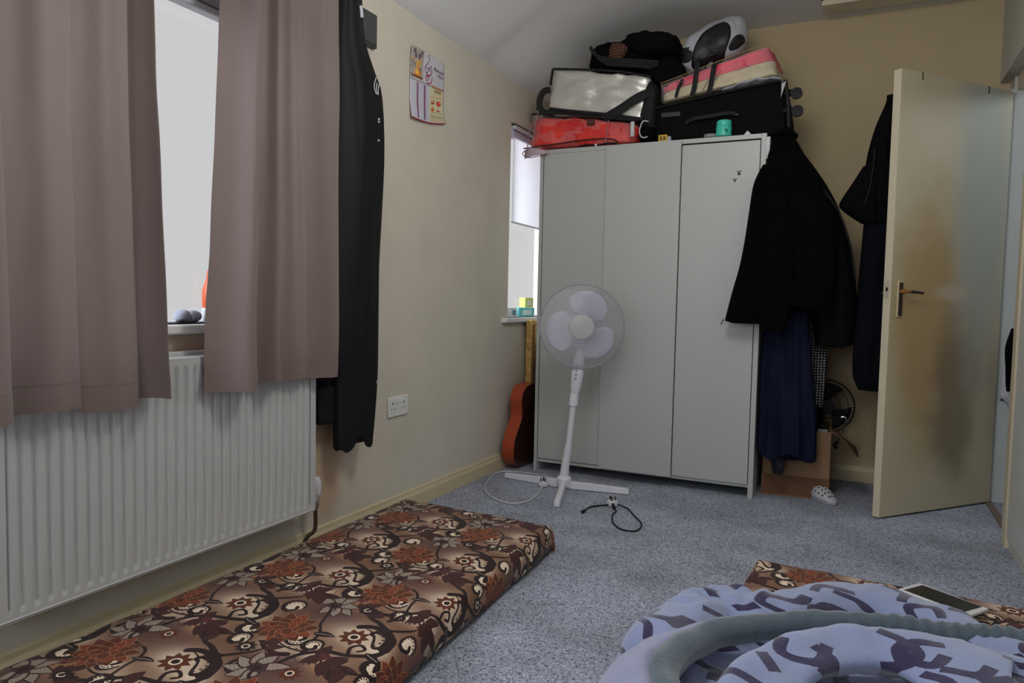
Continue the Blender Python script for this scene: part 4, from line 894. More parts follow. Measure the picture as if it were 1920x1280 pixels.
u2 = A2.cross(Vector((0, 0, 1))).normalized(); v2 = A2.cross(u2)
for k in range(48):
    a = 2*PI*k/48; d_ = u2*math.cos(a)+v2*math.sin(a)
    mb.tube([c2+d_*.135, c2+d_*.10+A2*.022, c2+d_*.03+A2*.035], .001, 4)
tag(mb.build('grille', black_plastic, fan2), kind='stuff')
MB().lathe([(.035, .03), (.033, .038), (0, .04)], Matrix.Translation(c2) @ A2.to_track_quat('Z', 'Y').to_matrix().to_4x4(), 20, cap=False).build('badge', black_plastic, fan2)
for k in range(3):
    a = k*2*PI/3+.4; mb = MB()
    def bl(u, v, a=a):
        aa = a+(v-.5)*1.3*(.5+.5*u); r = .03+.09*u; return c2+(u2*math.cos(aa)+v2*math.sin(aa))*r+A2*(.012*(v-.5))
    mb.grid(bl, 6, 6); mb.build('blade', black_plastic, fan2, solid=.002)
MB().lathe([(.04, -.10), (.045, -.06), (.04, -.02), (.02, 0)], Matrix.Translation(c2) @ A2.to_track_quat('Z', 'Y').to_matrix().to_4x4(), 20).build('motor_housing', black_plastic, fan2)
MB().tube([c2-A2*.05, c2-A2*.05+Vector((-.03, 0, -.14)), c2+Vector((-.09, 0, -.38))], .016, 10).build('stem', black_plastic, fan2)
MB().lathe([(.07, 0), (.07, .012), (.025, .03)], Matrix.Translation(c2+Vector((-.09, 0, -.42))), 24).build('base', black_plastic, fan2)
tg = tag(empty('hanger_clip', (1.73, 3.95, .3)), 'chrome clip hanger resting on the cardboard box beside the desk fan', 'hanger')
MB().tube([(1.748, 3.90, .395), (1.735, 3.90, .33), (1.715, 3.90, .265)], .004, 8).build('rod', chrome, tg)
MB().tube([(1.715, 3.90, .275), (1.70, 3.90, .262), (1.712, 3.90, .245)], .009, 8).build('clip', black_plastic, tg)
MB().tube([(1.748, 3.90, .398), (1.735, 3.90, .405), (1.725, 3.90, .40)], .004, 8).build('clip', chrome, tg)

sh = tag(empty('clog', (1.66, 3.80, 0)), 'white perforated rubber clog on the carpet beside the cardboard box', 'shoe')
Ms = Matrix.Translation((1.66, 3.80, 0)) @ Matrix.Rotation(math.radians(-52), 4, 'Z')
def clog(u, v):
    a = PI*v; L_ = .19; x = (u-.5)*L_; wd_ = .038*math.sin(PI*min(max(u*.94+.04, 0), 1))**.45*(1+.15*math.sin(u*3.2)); h = .055*math.sin(PI*min(1, u*.75+.28))**.7+.005
    return Ms @ Vector((x, -wd_*math.cos(a), .012+h*math.sin(a)**.7))
mb = MB(); mb.grid(lambda u, v: clog(.36+.64*u, v), 16, 14); mb.build('upper', pm('white_rubber', (.72, .72, .74), .5), sh, solid=.004)
pl = [(-.095+.19*t, .036*math.sin(PI*min(max(t*.94+.04, 0), 1))**.45*(1+.15*math.sin(t*3.2))*s_) for s_, ts in ((1, [k/12 for k in range(13)]), (-1, [1-k/12 for k in range(13)])) for t in ts]
MB().prism(pl, .002, .018, lambda u, v, w_: Ms @ Vector((u, v, w_))).build('sole', MATS['white_rubber'], sh, bevel=.003)
MB().tube([Ms @ Vector((-.02, -.036, .03)), Ms @ Vector((-.085, -.03, .042)), Ms @ Vector((-.098, 0, .045)), Ms @ Vector((-.085, .03, .042)), Ms @ Vector((-.02, .036, .03))], .006, 8, flat=1.6, smooth=5).build('heel_strap', MATS['white_rubber'], sh)
for u in (.5, .62, .74, .86):
    for v in (.18, .34, .5, .66, .82):
        if u > .8 and v in (.18, .82): continue
        p = clog(u, v); q = clog(u+.01, v); r_ = clog(u, v+.01); nrm = (q-p).cross(r_-p).normalized()
        cdir = p-(Ms @ Vector(((u-.5)*.19, 0, .02)))
        if nrm.dot(cdir) < 0: nrm = -nrm
        M = Matrix.Translation(p+nrm*.0015) @ nrm.to_track_quat('Z', 'Y').to_matrix().to_4x4()
        MB().lathe([(.0045, 0), (.0045, .0016)], M, 8).build('hole', pm('dark_hole', (.12, .12, .14), .9), sh)

# ------------------------------------------------------------------ open door
dr_ = struct(empty('door_1', (2.384, 4.18, 0)))
dm = masked('door_paint', (.755, .715, .60), [((.50, 0, .88), (.34, 1, .75), (.68, .565, .39), .9, .6), ((.30, 0, .52), (.22, 1, .50), (.46, .41, .33), .7, .8), ((.17, 0, 1.5), (.27, 1, 1.1), (.64, .66, .63), .85, .25), ((.36, 0, 1.02), (.16, 1, .05), (.76, .70, .62), .7, .8), ((.16, 0, .62), (.14, 1, .12), (.66, .64, .58), .5, .3)], rough=.5, var=.03, bump=.05)  # brown dirt, plus a light boundary painted in: yellowish toward handle, grey toward hinge
ang = math.atan2(3.598-4.18, 1.892-2.384)
Rz = Matrix.Translation((2.384, 4.18, 0)) @ Matrix.Rotation(ang, 4, 'Z')
LW = math.hypot(3.598-4.18, 1.892-2.384)
def dlocal(o): o.matrix_parent_inverse = Matrix.Identity(4); o.location = (0, 0, 0); o.rotation_euler = (0, 0, 0)
dr_.rotation_euler = (0, 0, ang)
def dpart(mb, name, mat, parent=dr_, **k):
    o = mb.build(name, mat, None, **k); o.parent = parent; return o
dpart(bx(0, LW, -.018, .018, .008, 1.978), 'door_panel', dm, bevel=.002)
lip = pm('door_edge_paint', (.80, .76, .66), .5, .05, 6)
dpart(bx(LW-.0005, LW+.0035, -.0178, .0178, .008, 1.977), 'door_edge', lip, bevel=.001)
# room side faces +y of local frame
S = 1
px = LW-.055
pl_ = dpart(bx(px-.017, px+.017, .0175, .023, .905, 1.065), 'handle_plate', pm('ivory_plate', (.78, .72, .58), .45), bevel=.002)
dpart(bx(px-.012, px+.010, .0228, .0255, .91, 1.058), 'worn_strip', pm('worn_brown_plate', (.20, .13, .11), .5, .4, 60), pl_, bevel=.001)
brass = pm('brass', (.66, .47, .27), .35, .1, metal=.8)
dpart(MB().lathe([(.010, 0), (.010, .022), (.008, .028)], Matrix.Translation((px, .022, 1.018)) @ Matrix.Rotation(-PI/2, 4, 'X'), 14), 'spindle', brass)
hd = dpart(MB().tube([(px, .048, 1.018), (px-.03, .050, 1.018)], .007, 10), 'handle', brass)
dpart(MB().tube([(px-.028, .050, 1.018), (px-.06, .052, 1.017), (px-.10, .050, 1.014), (px-.112, .048, 1.013)], lambda t: .0095-.003*t, 10, flat=.8), 'handle_grip', pm('dark_grip', (.09, .055, .045), .4), hd)
lk = dpart(bx(LW+.003, LW+.0045, -.011, .011, .985, 1.062), 'lock_plate', pm('painted_lock', (.70, .67, .58), .5))
dpart(bx(LW+.004, LW+.006, -.004, .005, 1.018, 1.035), 'latch', pm('latch_dark', (.10, .09, .08), .4), lk)
dpart(MB().tube([(LW-.03, -.018, 1.012), (LW-.03, -.05, 1.012)], .006, 10), 'back_spindle', chrome)
for x in (LW-.13, LW-.58):
    dpart(bx(x-.002, x+.002, .016, .0205, 1.945, 1.978), 'door_pin', pm('dark_mark', (.16, .13, .10), .7))
# clothes hanging behind the door
jd = tag(empty('denim_jacket', (1.83, 3.82, 1.8)), 'dark denim jacket hung behind the open door', 'jacket')
dk = pm('dark_denim', (.042, .043, .056), .9, .25, 30, .4, 300, spec=.08)
garment([(1.92, 1.855, 1.90, 3.80, .02), (1.882, 1.850, 1.92, 3.80, .03), (1.775, 1.812, 1.93, 3.80, .04), (1.654, 1.786, 1.94, 3.80, .05), (1.533, 1.775, 1.95, 3.80, .05), (1.42, 1.775, 1.955, 3.81, .05), (1.34, 1.775, 1.955, 3.81, .05)], 'x', 2, .008, .7).build('jacket_body', dk, jd)
garment([(1.60, 1.77, 1.83, 3.79, .03), (1.533, 1.733, 1.83, 3.785, .035), (1.435, 1.678, 1.84, 3.78, .038), (1.40, 1.690, 1.84, 3.78, .038), (1.355, 1.745, 1.84, 3.78, .032), (1.335, 1.775, 1.84, 3.78, .025)], 'x', 2, .006, 1.9).build('sleeve', dk, jd)
MB().tube([(1.815, 3.742, 1.67), (1.812, 3.738, 1.58), (1.80, 3.735, 1.48), (1.785, 3.738, 1.42)], .0018, 6, smooth=4).build('seam', pm('denim_seam', (.16, .16, .18), .8), jd)
cd = tag(empty('trousers', (1.84, 3.84, 1.3)), 'long dark navy trousers hanging below the denim jacket behind the door', 'trousers')
garment([(1.36, 1.785, 1.95, 3.81, .035), (1.21, 1.779, 1.955, 3.81, .038), (.985, 1.770, 1.96, 3.81, .04), (.784, 1.765, 1.96, 3.81, .04), (.632, 1.767, 1.955, 3.81, .038), (.575, 1.785, 1.95, 3.81, .036), (.552, 1.797, 1.945, 3.81, .03)], 'x', 3, .008, 2.1).build('cloth', pm('navy_drill', (.050, .052, .078), .85, .25, spec=.08), cd)

# cloths in the doorway
ct = tag(empty('white_shirt', (2.53, 4.19, .8)), 'white and pale blue shirt hanging on the landing past the door', 'shirt')
garment([(.74, 2.44, 2.60, 4.17, .02), (.66, 2.42, 2.60, 4.17, .025), (.58, 2.415, 2.60, 4.165, .028), (.535, 2.415, 2.60, 4.165, .028), (.49, 2.45, 2.60, 4.165, .025)], 'x', 3, .006, .6).build('shirt', pm('pale_blue_white', (.66, .69, .76), .8, .1, 25, col2=(.80, .80, .82)), ct)
ct2 = tag(empty('black_scarf', (2.5, 4.11, .9)), 'black cloth hanging over the white shirt beside the door frame', 'cloth')
garment([(.86, 2.435, 2.50, 4.11, .012), (.77, 2.415, 2.50, 4.11, .016), (.68, 2.42, 2.50, 4.11, .018), (.60, 2.425, 2.50, 4.11, .016), (.56, 2.43, 2.50, 4.11, .012)], 'x', 2, .004, .6).build('cloth', blk, ct2)
rl = tag(empty('towel_rail', (2.55, 4.2, .52)), 'thin grey rail on the landing wall below the white shirt', 'rail')
MB().tube([(2.42, 4.19, .51), (2.75, 4.19, .51)], .006, 8).build('bar', pm('grey_metal', (.4, .4, .4), .4, metal=.6), rl)

# ------------------------------------------------------------------ guitar and gold frame
gt = tag(empty('guitar', (.09, 3.72, 0)), 'orange-sided acoustic guitar standing between the left wall and the wardrobe', 'guitar')
out = []
prof = [(0, 0), (.09, .005), (.155, .04), (.185, .11), (.178, .18), (.14, .24), (.115, .285), (.118, .33), (.135, .38), (.125, .43), (.08, .462), (.02, .47)]
half = catmull([Vector((a, b, 0)) for a, b in prof], 4)
outline = [(p.x, p.y) for p in half]+[(-p.x, p.y) for p in reversed(half)][0:-1]
Mg = Matrix.Translation((.052, 3.735, .008)) @ Matrix.Rotation(math.radians(4.2), 4, 'Y')
rim = pm('orange_varnish', (.62, .235, .10), .3, .15, 4, coat=.4)
face = pm('dark_varnish', (.22, .09, .06), .3, .2, 6, coat=.3)
mb = MB(); R_ = [[Mg @ Vector((w_, u, v)) for u, v in outline] for w_ in (-.02, .0, .03, .045)]
mb.rings(R_, cap=False); mb.build('rim', rim, gt, angle=60)
MB().prism(outline, .0451, .049, lambda u, v, w_: Mg @ Vector((w_, u, v))).build('back', face, gt)
MB().prism(outline, -.024, -.0201, lambda u, v, w_: Mg @ Vector((w_, u, v))).build('soundboard', rim, gt)
MB().prism([(-.025, .46), (.025, .46), (.021, .86), (-.021, .86)], .0, .02, lambda u, v, w_: Mg @ Vector((w_+.04, u+.02, v))).build('neck', face, gt, bevel=.004)
MB().prism([(-.030, .86), (.030, .86), (.034, .98), (-.034, .98)], .005, .02, lambda u, v, w_: Mg @ Vector((w_+.04, u+.02, v))).build('headstock', face, gt, bevel=.003)

gf = tag(empty('picture_frame', (.035, 4.05, 0)), 'gilt carved picture frame leaning on the left wall behind the guitar', 'picture frame')
gold = pm('gilt', (.72, .56, .30), .5, .25, 40, .6, 90, metal=.15, col2=(.88, .72, .44))
Mf = Matrix.Translation((.020, 3.865, 0))
def fbar(y0, y1, z0, z1): return bx(.020, .060, y0, y1, z0, z1)
for a in ((3.86, 3.955, .0, .83), (4.20, 4.295, .0, .83), (3.955, 4.20, .735, .83), (3.955, 4.20, .0, .095)): fbar(*a).build('frame_rail', gold, gf, bevel=.010, seg=3)
mb = MB(); mb.tube([(.062, 3.95, .09), (.062, 3.95, .74), (.062, 4.205, .74), (.062, 4.205, .09)], .006, 6, closed=True); mb.tube([(.061, 3.885, .03), (.061, 3.885, .80), (.061, 4.27, .80), (.061, 4.27, .03)], .005, 6, closed=True); mb.build('moulding', pm('dark_gilt', (.50, .30, .14), .5, .3, 60, metal=.3), gf)
bx(.022, .030, 3.95, 4.205, .09, .74).build('picture', pm('old_picture', (.52, .45, .32), .5, .3, 9, col2=(.62, .58, .45)), gf)

# ------------------------------------------------------------------ pedestal fan
fn = tag(empty('pedestal_fan', (.475, 3.37, 0)), 'white pedestal fan with mesh grille in front of the wardrobe', 'fan')
fp = pm('fan_plastic', (.84, .84, .87), .35, .02)
base = Vector((.475, 3.375, 0))
for k, (ex, ey) in enumerate(((.125, 3.42), (.800, 3.425), (.575, 3.035), (.40, 3.62))):
    d_ = Vector((ex, ey, 0))-base; d_.z = 0; L_ = d_.length; t = d_.normalized(); s_ = Vector((-t.y, t.x, 0)); R_ = []
    for q, h in ((.03, .040), (.5, .036), (.97, .030), (1.0, .026)):
        p = base+t*L_*q; R_.append([p-s_*.015+Vector((0, 0, .002)), p+s_*.015+Vector((0, 0, .002)), p+s_*.013+Vector((0, 0, h)), p-s_*.013+Vector((0, 0, h))])
    MB().rings(R_).build('leg', fp, fn, bevel=.003)
MB().lathe([(.036, .012), (.038, .02), (.038, .052), (.030, .062), (.024, .066)], Matrix.Translation(base), 24).build('hub_collar', fp, fn)
ptop = Vector((.517, 3.375, .455))
MB().tube([base+Vector((0, 0, .06)), base+(ptop-base)*.13+Vector((0, 0, .06)), base+(ptop-base)*.5], lambda t: .023-.004*t, 20).build('lower_pole', fp, fn)
MB().tube([base+(ptop-base)*.3, ptop], .0155, 20).build('upper_pole', fp, fn)
MB().tube([ptop-Vector((.002, 0, .03)), ptop, ptop+Vector((.002, 0, .022)), ptop+Vector((.004, 0, .038))], lambda t: .023-.006*max(0, t-.4), 20).build('height_clamp', fp, fn)
axis = Vector((.33, -.94, -.02)).normalized(); hc = Vector((.560, 3.345, .822)); QM = axis.to_track_quat('Z', 'Y').to_matrix().to_4x4(); HM = Matrix.Translation(hc) @ QM
# control neck
nk = [(Vector((.523, 3.375, .485)), .020, .020), (Vector((.527, 3.372, .52)), .028, .024), (Vector((.535, 3.37, .60)), .033, .028), (Vector((.543, 3.375, .68)), .028, .028), (Vector((.551, 3.39, .76)), .020, .026), (Vector((.556, 3.40, .82)), .018, .022)]
R_ = [[p+Vector((math.cos(a)*rx, math.sin(a)*ry, 0)) for a in [2*PI*k/20 for k in range(20)]] for p, rx, ry in nk]
MB().rings(R_).build('control_neck', fp, fn)
for z in (.625, .605, .585, .565): MB().lathe([(.0065, 0), (.0065, .003), (.004, .004)], Matrix.Translation((.540+(z-.6)*.1, 3.3425, z)) @ Matrix.Rotation(PI/2, 4, 'X'), 10).build('button', pm('button_grey', (.62, .62, .66), .4), fn)
MB().lathe([(.02, -.15), (.045, -.14), (.052, -.09), (.050, -.045), (.03, -.035)], HM, 28).build('motor_housing', fp, fn)
rimr = .207
tint = pm('fan_wire', (.74, .74, .78), .4, .02)
dr_rim = pm('fan_rim', (.58, .58, .62), .4, .02)
MB().tube([HM @ Vector((rimr*math.cos(2*PI*k/72), rimr*math.sin(2*PI*k/72), 0)) for k in range(72)], .0042, 8, closed=True).build('outer_ring', dr_rim, fn)
def grille(sgn, depth, tw, n, name, r0):
    mb = MB()
    for k in range(n):
        for s_ in ((1, -1) if sgn > 0 else (1,)):
            pts = []
            for j in range(9):
                q = j/8; r = r0+(rimr-r0)*q; a = 2*PI*k/n+s_*tw*q; z = sgn*depth*(1-q**3)
                pts.append(HM @ Vector((r*math.cos(a), r*math.sin(a), z)))
            mb.tube(pts, .0009, 3, cap=False)
    for r in (.10, .155): mb.tube([HM @ Vector((r*math.cos(2*PI*k/60), r*math.sin(2*PI*k/60), sgn*depth*(1-((r-r0)/(rimr-r0))**3))) for k in range(60)], .0010, 4, closed=True)
    return tag(mb.build(name, tint, fn), kind='stuff')
grille(1, .042, .95, 84, 'front_grille', .055)
grille(-1, .050, .5, 60, 'rear_grille', .03)
MB().lathe([(.060, .036), (.062, .041), (.058, .046), (.03, .050), (0, .051)], HM, 36, cap=False).build('badge', pm('fan_badge', (.70, .70, .71), .35), fn)
MB().lathe([(.034, -.03), (.036, .02), (.028, .03)], HM, 24).build('blade_hub', fp, fn)
for k in range(3):
    a0 = math.radians(62+120*k)
    def bl(u, v, a0=a0):
        r = .03+.148*u; sp_ = (.28+.62*math.sin(PI*(.12+.72*u))**1.0)
        aa = a0+(v-.5)*2*sp_*(1 if u < .93 else .9)+.25*u; rr = r*(1-.10*(abs(v-.5)*2)**3*u)
        return HM @ Vector((rr*math.cos(aa), rr*math.sin(aa), .026*(v-.5)*(1.1-.4*u)))
    MB().grid(bl, 14, 14).build('blade', pm('fan_blade', (.86, .86, .92), .4, .02, trans=.1), fn, solid=.002)
MB().tube([(.475, 3.42, .05), (.42, 3.50, .008), (.25, 3.55, .005), (.10, 3.54, .005), (.045, 3.46, .005), (.10, 3.25, .005), (.16, 3.12, .005), (.27, 3.01, .005), (.37, 2.98, .005), (.42, 3.05, .005), (.415, 3.18, .006), (.39, 3.29, .012), (.375, 3.33, .018)], .0032, 8, smooth=6).build('power_cord', white_plastic, fn)
def uk_plug(c, rot, parent, mat, nm='plug'):
    M = Matrix.Translation(c) @ Matrix.Rotation(rot, 4, 'Z')
    o = MB().lathe([(.022, 0), (.026, .004), (.026, .020), (.022, .026)], M, 18).build(nm, mat, parent, bevel=.001)
    mb = MB()
    for x, y, w_ in ((0, .011, .004), (-.011, -.008, .003), (.011, -.008, .003)): mb.box(x-w_, x+w_, y-.002, y+.002, .026, .044, M)
    mb.build('plug_pins', pm('pin_metal', (.28, .26, .22), .35, metal=.7), o)
    return o
uk_plug((.372, 3.35, .002), .3, fn, white_plastic)

# black lead with plug
bl_ = tag(empty('black_cable', (.83, 3.1, 0)), 'black cable looped on the carpet with a white plug adaptor', 'cable')
MB().tube([(.712, 3.02, .006), (.712, 3.10, .006), (.74, 3.145, .006), (.765, 3.16, .008), (.79, 3.175, .014)], .0035, 8, smooth=5).build('cord', black_plastic, bl_)
MB().tube([(.81, 3.19, .012), (.865, 3.175, .005), (.93, 3.075, .005), (.99, 2.975, .005), (.995, 2.875, .005), (.935, 2.865, .005), (.88, 2.93, .005), (.84, 3.04, .005), (.838, 3.10, .005), (.815, 3.14, .012), (.80, 3.165, .018)], .0032, 8, smooth=6).build('cord', black_plastic, bl_)
MB().tube([(.712, 3.03, .007), (.712, 3.005, .008)], .007, 8).build('jack', black_plastic, bl_)
MB().tube([(.806, 3.15, .02), (.822, 3.12, .012)], .007, 8).build('strain_relief', black_plastic, bl_)
uk_plug((.79, 3.19, .002), 1.2, bl_, white_plastic, 'plug_adaptor')

# ------------------------------------------------------------------ floral mattresses
fimg = floral()
fm = image_mat('floral_cotton', fimg, .85, .1, .3, 500)
def mattress(label, P, h, seed, uv0):
    """P = corners far-left, far-right, near-right, near-left (x, y) of the top"""
    r = tag(empty('floor_mattress', (sum(p[0] for p in P)/4, sum(p[1] for p in P)/4, 0)), label, 'mattress', 'floral floor mattresses')
    fl_, fr, nr, nl = [Vector((*p, 0)) for p in P]; nu, nv = 64, 150; rad_ = .035
    mb = MB(); vs = []; uvs = []
    wdt = (fr-fl_).length; lng = (nr-fr).length; side = h*PI*.42
    # cross section around the roll: arc-length param
    def sect(d, w):    # d arc-length across (0 at left edge top), returns (offset, z)
        if d < 0: t = min(-d/side, 1); ang_ = t*PI*.86; return (-(math.sin(ang_)*h*.50)*.55, h/2+math.cos(ang_)*h/2*.98)
        if d > w: t = min((d-w)/side, 1); ang_ = t*PI*.86; return (w+(math.sin(ang_)*h*.50)*.55, h/2+math.cos(ang_)*h/2*.98)
        return (d, h*.99)
    U = [-side+side*k/8 for k in range(8)]+[wdt*k/nu for k in range(nu+1)]+[wdt+side*k/8 for k in range(1, 9)]
    V = [-side+side*k/8 for k in range(8)]+[lng*k/nv for k in range(nv+1)]+[lng+side*k/8 for k in range(1, 9)]
    for v in V:
        ov, zv = sect(v, lng)
        for u in U:
            ou, zu = sect(u, wdt); s_ = ou/wdt; t = ov/lng
            p = (fl_*(1-s_)+fr*s_)*(1-t)+(nl*(1-s_)+nr*s_)*t
            z = min(zu, zv)
            top = max(0, 1-((2*min(max(s_, 0), 1)-1)**8))*max(0, 1-((2*min(max(t, 0), 1)-1)**8))
            z += top*(.006+.005*noise.noise(Vector((p.x*4, p.y*3, seed))))+.003*noise.noise(Vector((p.x*13, p.y*11, seed)))
            edge = .008*noise.noise(Vector((p.y*5, z*20, seed)))
            vs.append((p.x+(edge if abs(s_-.5) > .5 else 0), p.y+(edge if abs(t-.5) > .5 else 0), max(.003, z)))
            uvs.append(((uv0[0]+fl_.x+u)/.365, (uv0[1]+fl_.y-v)/.584))
    n = len(U); m = len(V)
    fs = [(j*n+i, j*n+i+1, (j+1)*n+i+1, (j+1)*n+i) for j in range(m-1) for i in range(n-1)]
    mb.add(vs, fs, uvs); mb.build('cover', fm, r, angle=180)
    MB().prism([(fl_.x+.03, fl_.y-.03), (fr.x-.03, fr.y-.03), (nr.x-.03, nr.y+.03), (nl.x+.03, nl.y+.03)], .002, h*.8, lambda u, v, w_: Vector((u, v, w_))).build('foam_core', pm('foam', (.7, .6, .45), .9), r)
    return r
mattress('long brown floral floor mattress along the wall under the radiator', [(.115, 2.50), (.765, 2.465), (.845, .55), (.115, .55)], .105, 3, (-.498, -1.384))
mattress('brown floral floor mattress mostly covered by the patterned blanket', [(1.525, 2.50), (2.26, 2.46), (2.28, .9), (1.50, .9)], .095, 8, (-.62+.03, -2.42))

# ------------------------------------------------------------------ blanket, tablet
bl2 = tag(empty('fleece_blanket', (1.85, 1.7, .1)), 'lilac fleece blanket with dark purple maze pattern heaped on the right mattress', 'blanket')
RID = [
 ([(1.40, 1.66), (1.44, 1.80), (1.50, 1.93), (1.60, 1.92), (1.74, 2.05), (1.86, 2.13), (2.0, 2.06), (2.12, 1.94), (2.5, 1.80)], .115, .200),
 ([(1.44, 1.30), (1.41, 1.46), (1.40, 1.58), (1.43, 1.70), (1.52, 1.80), (1.64, 1.88)], .048, .17),
 ([(2.0, 1.76), (2.12, 1.75), (2.5, 1.80)], .095, .235),
 ([(1.50, 1.28), (1.56, 1.42), (1.60, 1.52)], .060, .150),
 
 ([(2.09, 1.66), (2.11, 1.50), (2.12, 1.30), (2.13, 1.1)], .12, .225),
 ([(2.2, 1.70), (2.22, 1.50), (2.25, 1.2)], .13, .20),
 ([(1.78, 1.30), (1.82, 1.42), (1.85, 1.48)], .045, .15),
 ([(1.62, 1.96), (1.72, 1.86), (1.86, 1.90), (2.0, 1.90), (2.2, 1.86)], .10, .165),
]
RID = [([Vector((*p, 0)) for p in a], b, c) for a, b, c in RID]; RID = [(catmull(a, 8), b, c) for a, b, c in RID]
def bl_h(x, y):
    p = Vector((x, y, 0)); best = 0.0; acc = 0
    for P, r, H in RID:
        d = min((p-q).length for q in P)
        if d < r*1.25:
            t = d/r; k = H*max(0, 1-t**2.6)**.55 if t < 1 else 0
            best = max(best, k)
    inside = 1 if (x > 1.46 and y < 2.0+.25*(x-1.5)) else 0
    base = (.112 if not (1.5 < x < 2.0 and y < 1.7) else .103) if inside else 0
    
    z = max(best, base*(1 if inside else 0))
    z += .013*noise.noise(p*9+Vector((0, 0, 3)))*(1 if z > .03 else 0)+.006*noise.noise(p*24)*(1 if z > .03 else 0)
    if x < 1.62 and y > 1.78: z += .022*noise.noise(p*26+Vector((5, 0, 0))) if z > .05 else 0
    return z
nu, nv = 150, 150; X0, X1, Y0, Y1 = 1.26, 2.335, 1.0, 2.27
hm = [[bl_h(X0+(X1-X0)*i/nu, Y0+(Y1-Y0)*j/nv) for i in range(nu+1)] for j in range(nv+1)]
for _ in range(1):
    hm = [[(hm[j][i]*2+hm[max(j-1, 0)][i]+hm[min(j+1, nv)][i]+hm[j][max(i-1, 0)]+hm[j][min(i+1, nu)])/6 for i in range(nu+1)] for j in range(nv+1)]
mb = MB(); vs = []; uvs = []; fs = []
mess = []
acc_u = 0
for j in range(nv+1):
    for i in range(nu+1):
        x = X0+(X1-X0)*i/nu; y = Y0+(Y1-Y0)*j/nv; z = hm[j][i]; vs.append((x, y, z+.003))
        uvs.append(((x*.9+z*.9+.2)/.50, (y+z*1.2)/.50))
keep = [v[2] > .022 for v in vs]
n = nu+1
fs = [(j*n+i, j*n+i+1, (j+1)*n+i+1, (j+1)*n+i) for j in range(nv) for i in range(nu) if any(keep[q] for q in (j*n+i, j*n+i+1, (j+1)*n+i+1, (j+1)*n+i))]
mb.add(vs, fs, uvs)
bm_mat = image_mat('maze_fleece', maze(), .95, .5, .7, 260)
mb.build('blanket_cloth', bm_mat, bl2, angle=180)
def hz(x, y):
    i = min(max((x-X0)/(X1-X0)*nu, 0), nu-1e-3); j = min(max((y-Y0)/(Y1-Y0)*nv, 0), nv-1e-3); a, b = int(i), int(j); u, v = i-a, j-b
    return (hm[b][a]*(1-u)+hm[b][a+1]*u)*(1-v)+(hm[b+1][a]*(1-u)+hm[b+1][a+1]*u)*v
# plain lilac border and grey satin binding following the folded edge
BP = [(1.52, 1.30), (1.478, 1.385), (1.458, 1.45), (1.468, 1.545), (1.51, 1.66), (1.585, 1.752), (1.695, 1.842), (1.83, 1.915), (1.925, 1.940), (2.014, 1.950), (2.09, 1.962), (2.17, 1.965), (2.335, 1.95)]
BP = catmull([Vector((*p, 0)) for p in BP], 9)
lilac = pm('lilac_fleece', (.56, .57, .70), .95, .06, 20, .7, 300, sheen=.5)
grey_b = pm('grey_binding', (.25, .31, .36), .8, .15, 40, .5, 120, sheen=.6)
def strip(prof, name, mat, i0=0, i1=None, ruch=0):
    # prof: (offset outward, height) across the band
    P = BP[i0:i1]; m = len(P); Q = catmull([Vector((a, b, 0)) for a, b in prof], 5); nq = len(Q)-1
    def f(u, v):
        k = min(v*(m-1), m-1.001); a = int(k); p = P[a]*(1-(k-a))+P[a+1]*(k-a)
        t = (P[min(a+1, m-1)]-P[max(a-1, 0)]).normalized(); nn = Vector((-t.y, t.x, 0))
        c = Q[int(round(u*nq))].copy()
        if name == 'plain_border' and v > .6: c.x = .02+(c.x-.02)*max(.02, (1-v)/.4); c.y = c.y+(.185-c.y)*(v-.6)/.4
        q = p+nn*c.x
        return Vector((q.x, q.y, c.y+.012*math.sin(v*5+.5)+(.03*max(0, v-.55)/.45)+.006*noise.noise(q*12)+ruch*math.sin(k*1.9+u*5)*max(0, min(1, (v-.4)*3))))
    return MB().grid(f, nq, m*2).build(name, mat, bl2, solid=.006, angle=180)
strip([(.150, .030), (.142, .09), (.115, .155), (.075, .190), (.045, .200), (.028, .192)], 'plain_border', lilac, 6, 46)
strip([(.026, .186), (.020, .199), (.0, .206), (-.022, .196), (-.030, .178), (-.024, .155)], 'binding', grey_b, 0, None, .0035)
# front fold: a wave of cloth that overhangs a dark hollow
FA = [(1.555, 1.25, .13), (1.545, 1.42, .14), (1.60, 1.58, .15), (1.70, 1.70, .15), (1.84, 1.795, .15), (1.98, 1.825, .15), (2.10, 1.80, .15)]
FB = [(1.585, 1.25, .195), (1.585, 1.42, .215), (1.635, 1.55, .235), (1.735, 1.665, .25), (1.86, 1.745, .25), (1.99, 1.765, .245), (2.10, 1.73, .24)]
FC = [(1.635, 1.28, .185), (1.648, 1.42, .20), (1.69, 1.52, .222), (1.765, 1.612, .235), (1.865, 1.672, .235), (1.965, 1.66, .235), (2.06, 1.55, .23)]
FD = [(1.665, 1.26, .165), (1.69, 1.41, .18), (1.725, 1.505, .20), (1.785, 1.592, .208), (1.868, 1.648, .208), (1.94, 1.60, .20), (1.975, 1.42, .185)]
FE = [(1.640, 1.30, .14), (1.66, 1.45, .145), (1.70, 1.55, .160), (1.77, 1.64, .170), (1.87, 1.70, .170), (1.97, 1.65, .165), (2.02, 1.45, .15)]
rowsF = [catmull([Vector(p) for p in r_], 10) for r_ in (FA, FB, FC, FD, FE)]
cols = [catmull([r_[k] for r_ in rowsF], 7) for k in range(len(rowsF[0]))]
def ff(u, v):
    c = cols[int(round(u*(len(cols)-1)))]; p = c[int(round(v*(len(c)-1)))].copy()
    p.z += .010*noise.noise(p*11)+.004*noise.noise(p*30); return p
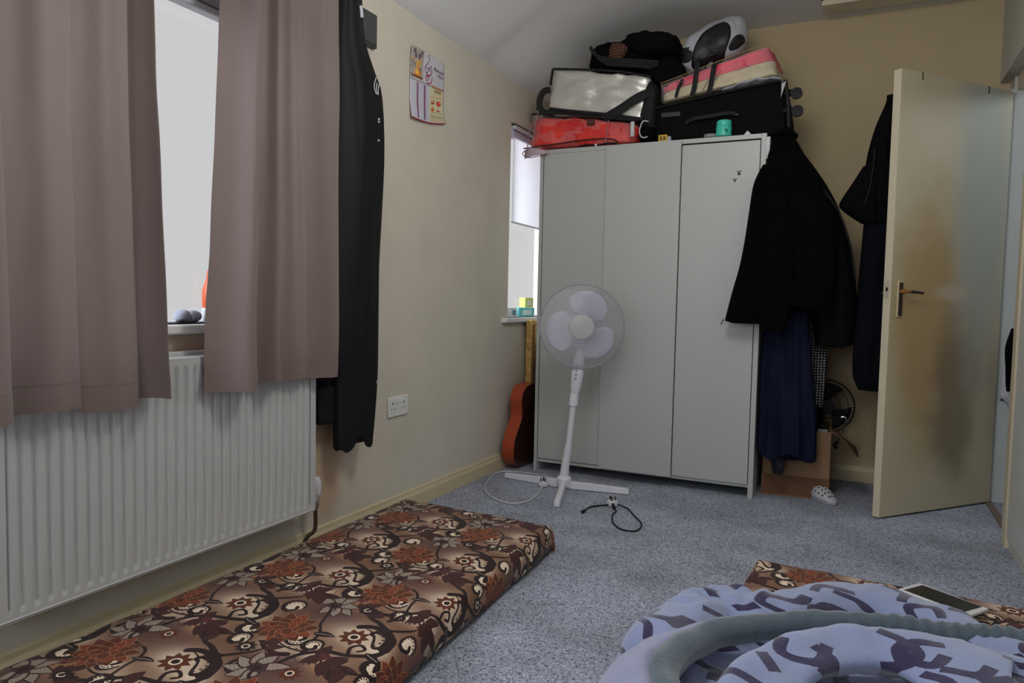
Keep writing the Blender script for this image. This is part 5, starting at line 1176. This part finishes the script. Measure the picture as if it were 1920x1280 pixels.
MB().grid(ff, len(cols)-1, len(cols[0])-1, lambda u, v, p: ((p.x*.9+.33)/.50, (p.y+p.z+.05)/.50)).build('front_fold', bm_mat, bl2, solid=.008, angle=180)

tb = tag(empty('tablet', (2.04, 2.34, .11)), 'white framed tablet lying on the right mattress behind the blanket', 'tablet')
q = [Vector((1.935, 2.395, .118)), Vector((1.975, 2.43, .118)), Vector((2.165, 2.29, .118)), Vector((2.10, 2.215, .118))]
q = [Vector((1.925, 2.36, 0)), Vector((1.985, 2.445, 0)), Vector((2.145, 2.325, 0)), Vector((2.085, 2.24, 0))]
MB().prism([(p.x, p.y) for p in q], .118, .128, lambda u, v, w_: Vector((u, v, w_))).build('case', white_gloss, tb, bevel=.003)
cc = sum(q, Vector())/4
MB().prism([(cc.x+(p.x-cc.x)*.86, cc.y+(p.y-cc.y)*.80) for p in q], .1281, .1288, lambda u, v, w_: Vector((u, v, w_))).build('screen', pm('dark_screen', (.16, .17, .17), .15, .1), tb)
bk = tag(empty('flat_case', (2.06, 2.24, .1)), 'black flat case lying under the white tablet', 'case')
MB().prism([(1.98, 2.29), (2.13, 2.21), (2.10, 2.15), (1.93, 2.22)], .104, .116, lambda u, v, w_: Vector((u, v, w_))).build('case', black_plastic, bk, bevel=.003)

# ------------------------------------------------------------------ loft hatch
lh = tag(empty('loft_hatch', (1.9, 3.9, CZ)), 'white wooden frame of the loft hatch in the ceiling', 'hatch')
hp = pm('hatch_paint', (.82, .77, .67), .6)
bx(H0-.01, RX-.02, H3-.02, H3+.11, CZ-.030, CZ+.01).build('frame_board', hp, lh, bevel=.003)
bx(H0-.012, H0, H2, H3, CZ-.006, CZ+.10).build('side_board', pm('bare_wood', (.36, .26, .20), .8), lh)
bx(H1, H1+.02, H2, H3, CZ-.006, CZ+.10).build('side_board', hp, lh)
bx(H0+.1, H1, H2, H3-.03, CZ+.08, CZ+.10).build('lid', hp, lh)
bx(H0, H0+.1, H2, H3-.02, CZ+.10, CZ+.12).build('dark_gap', pm('dark_loft', (.08, .04, .05), .9), lh)
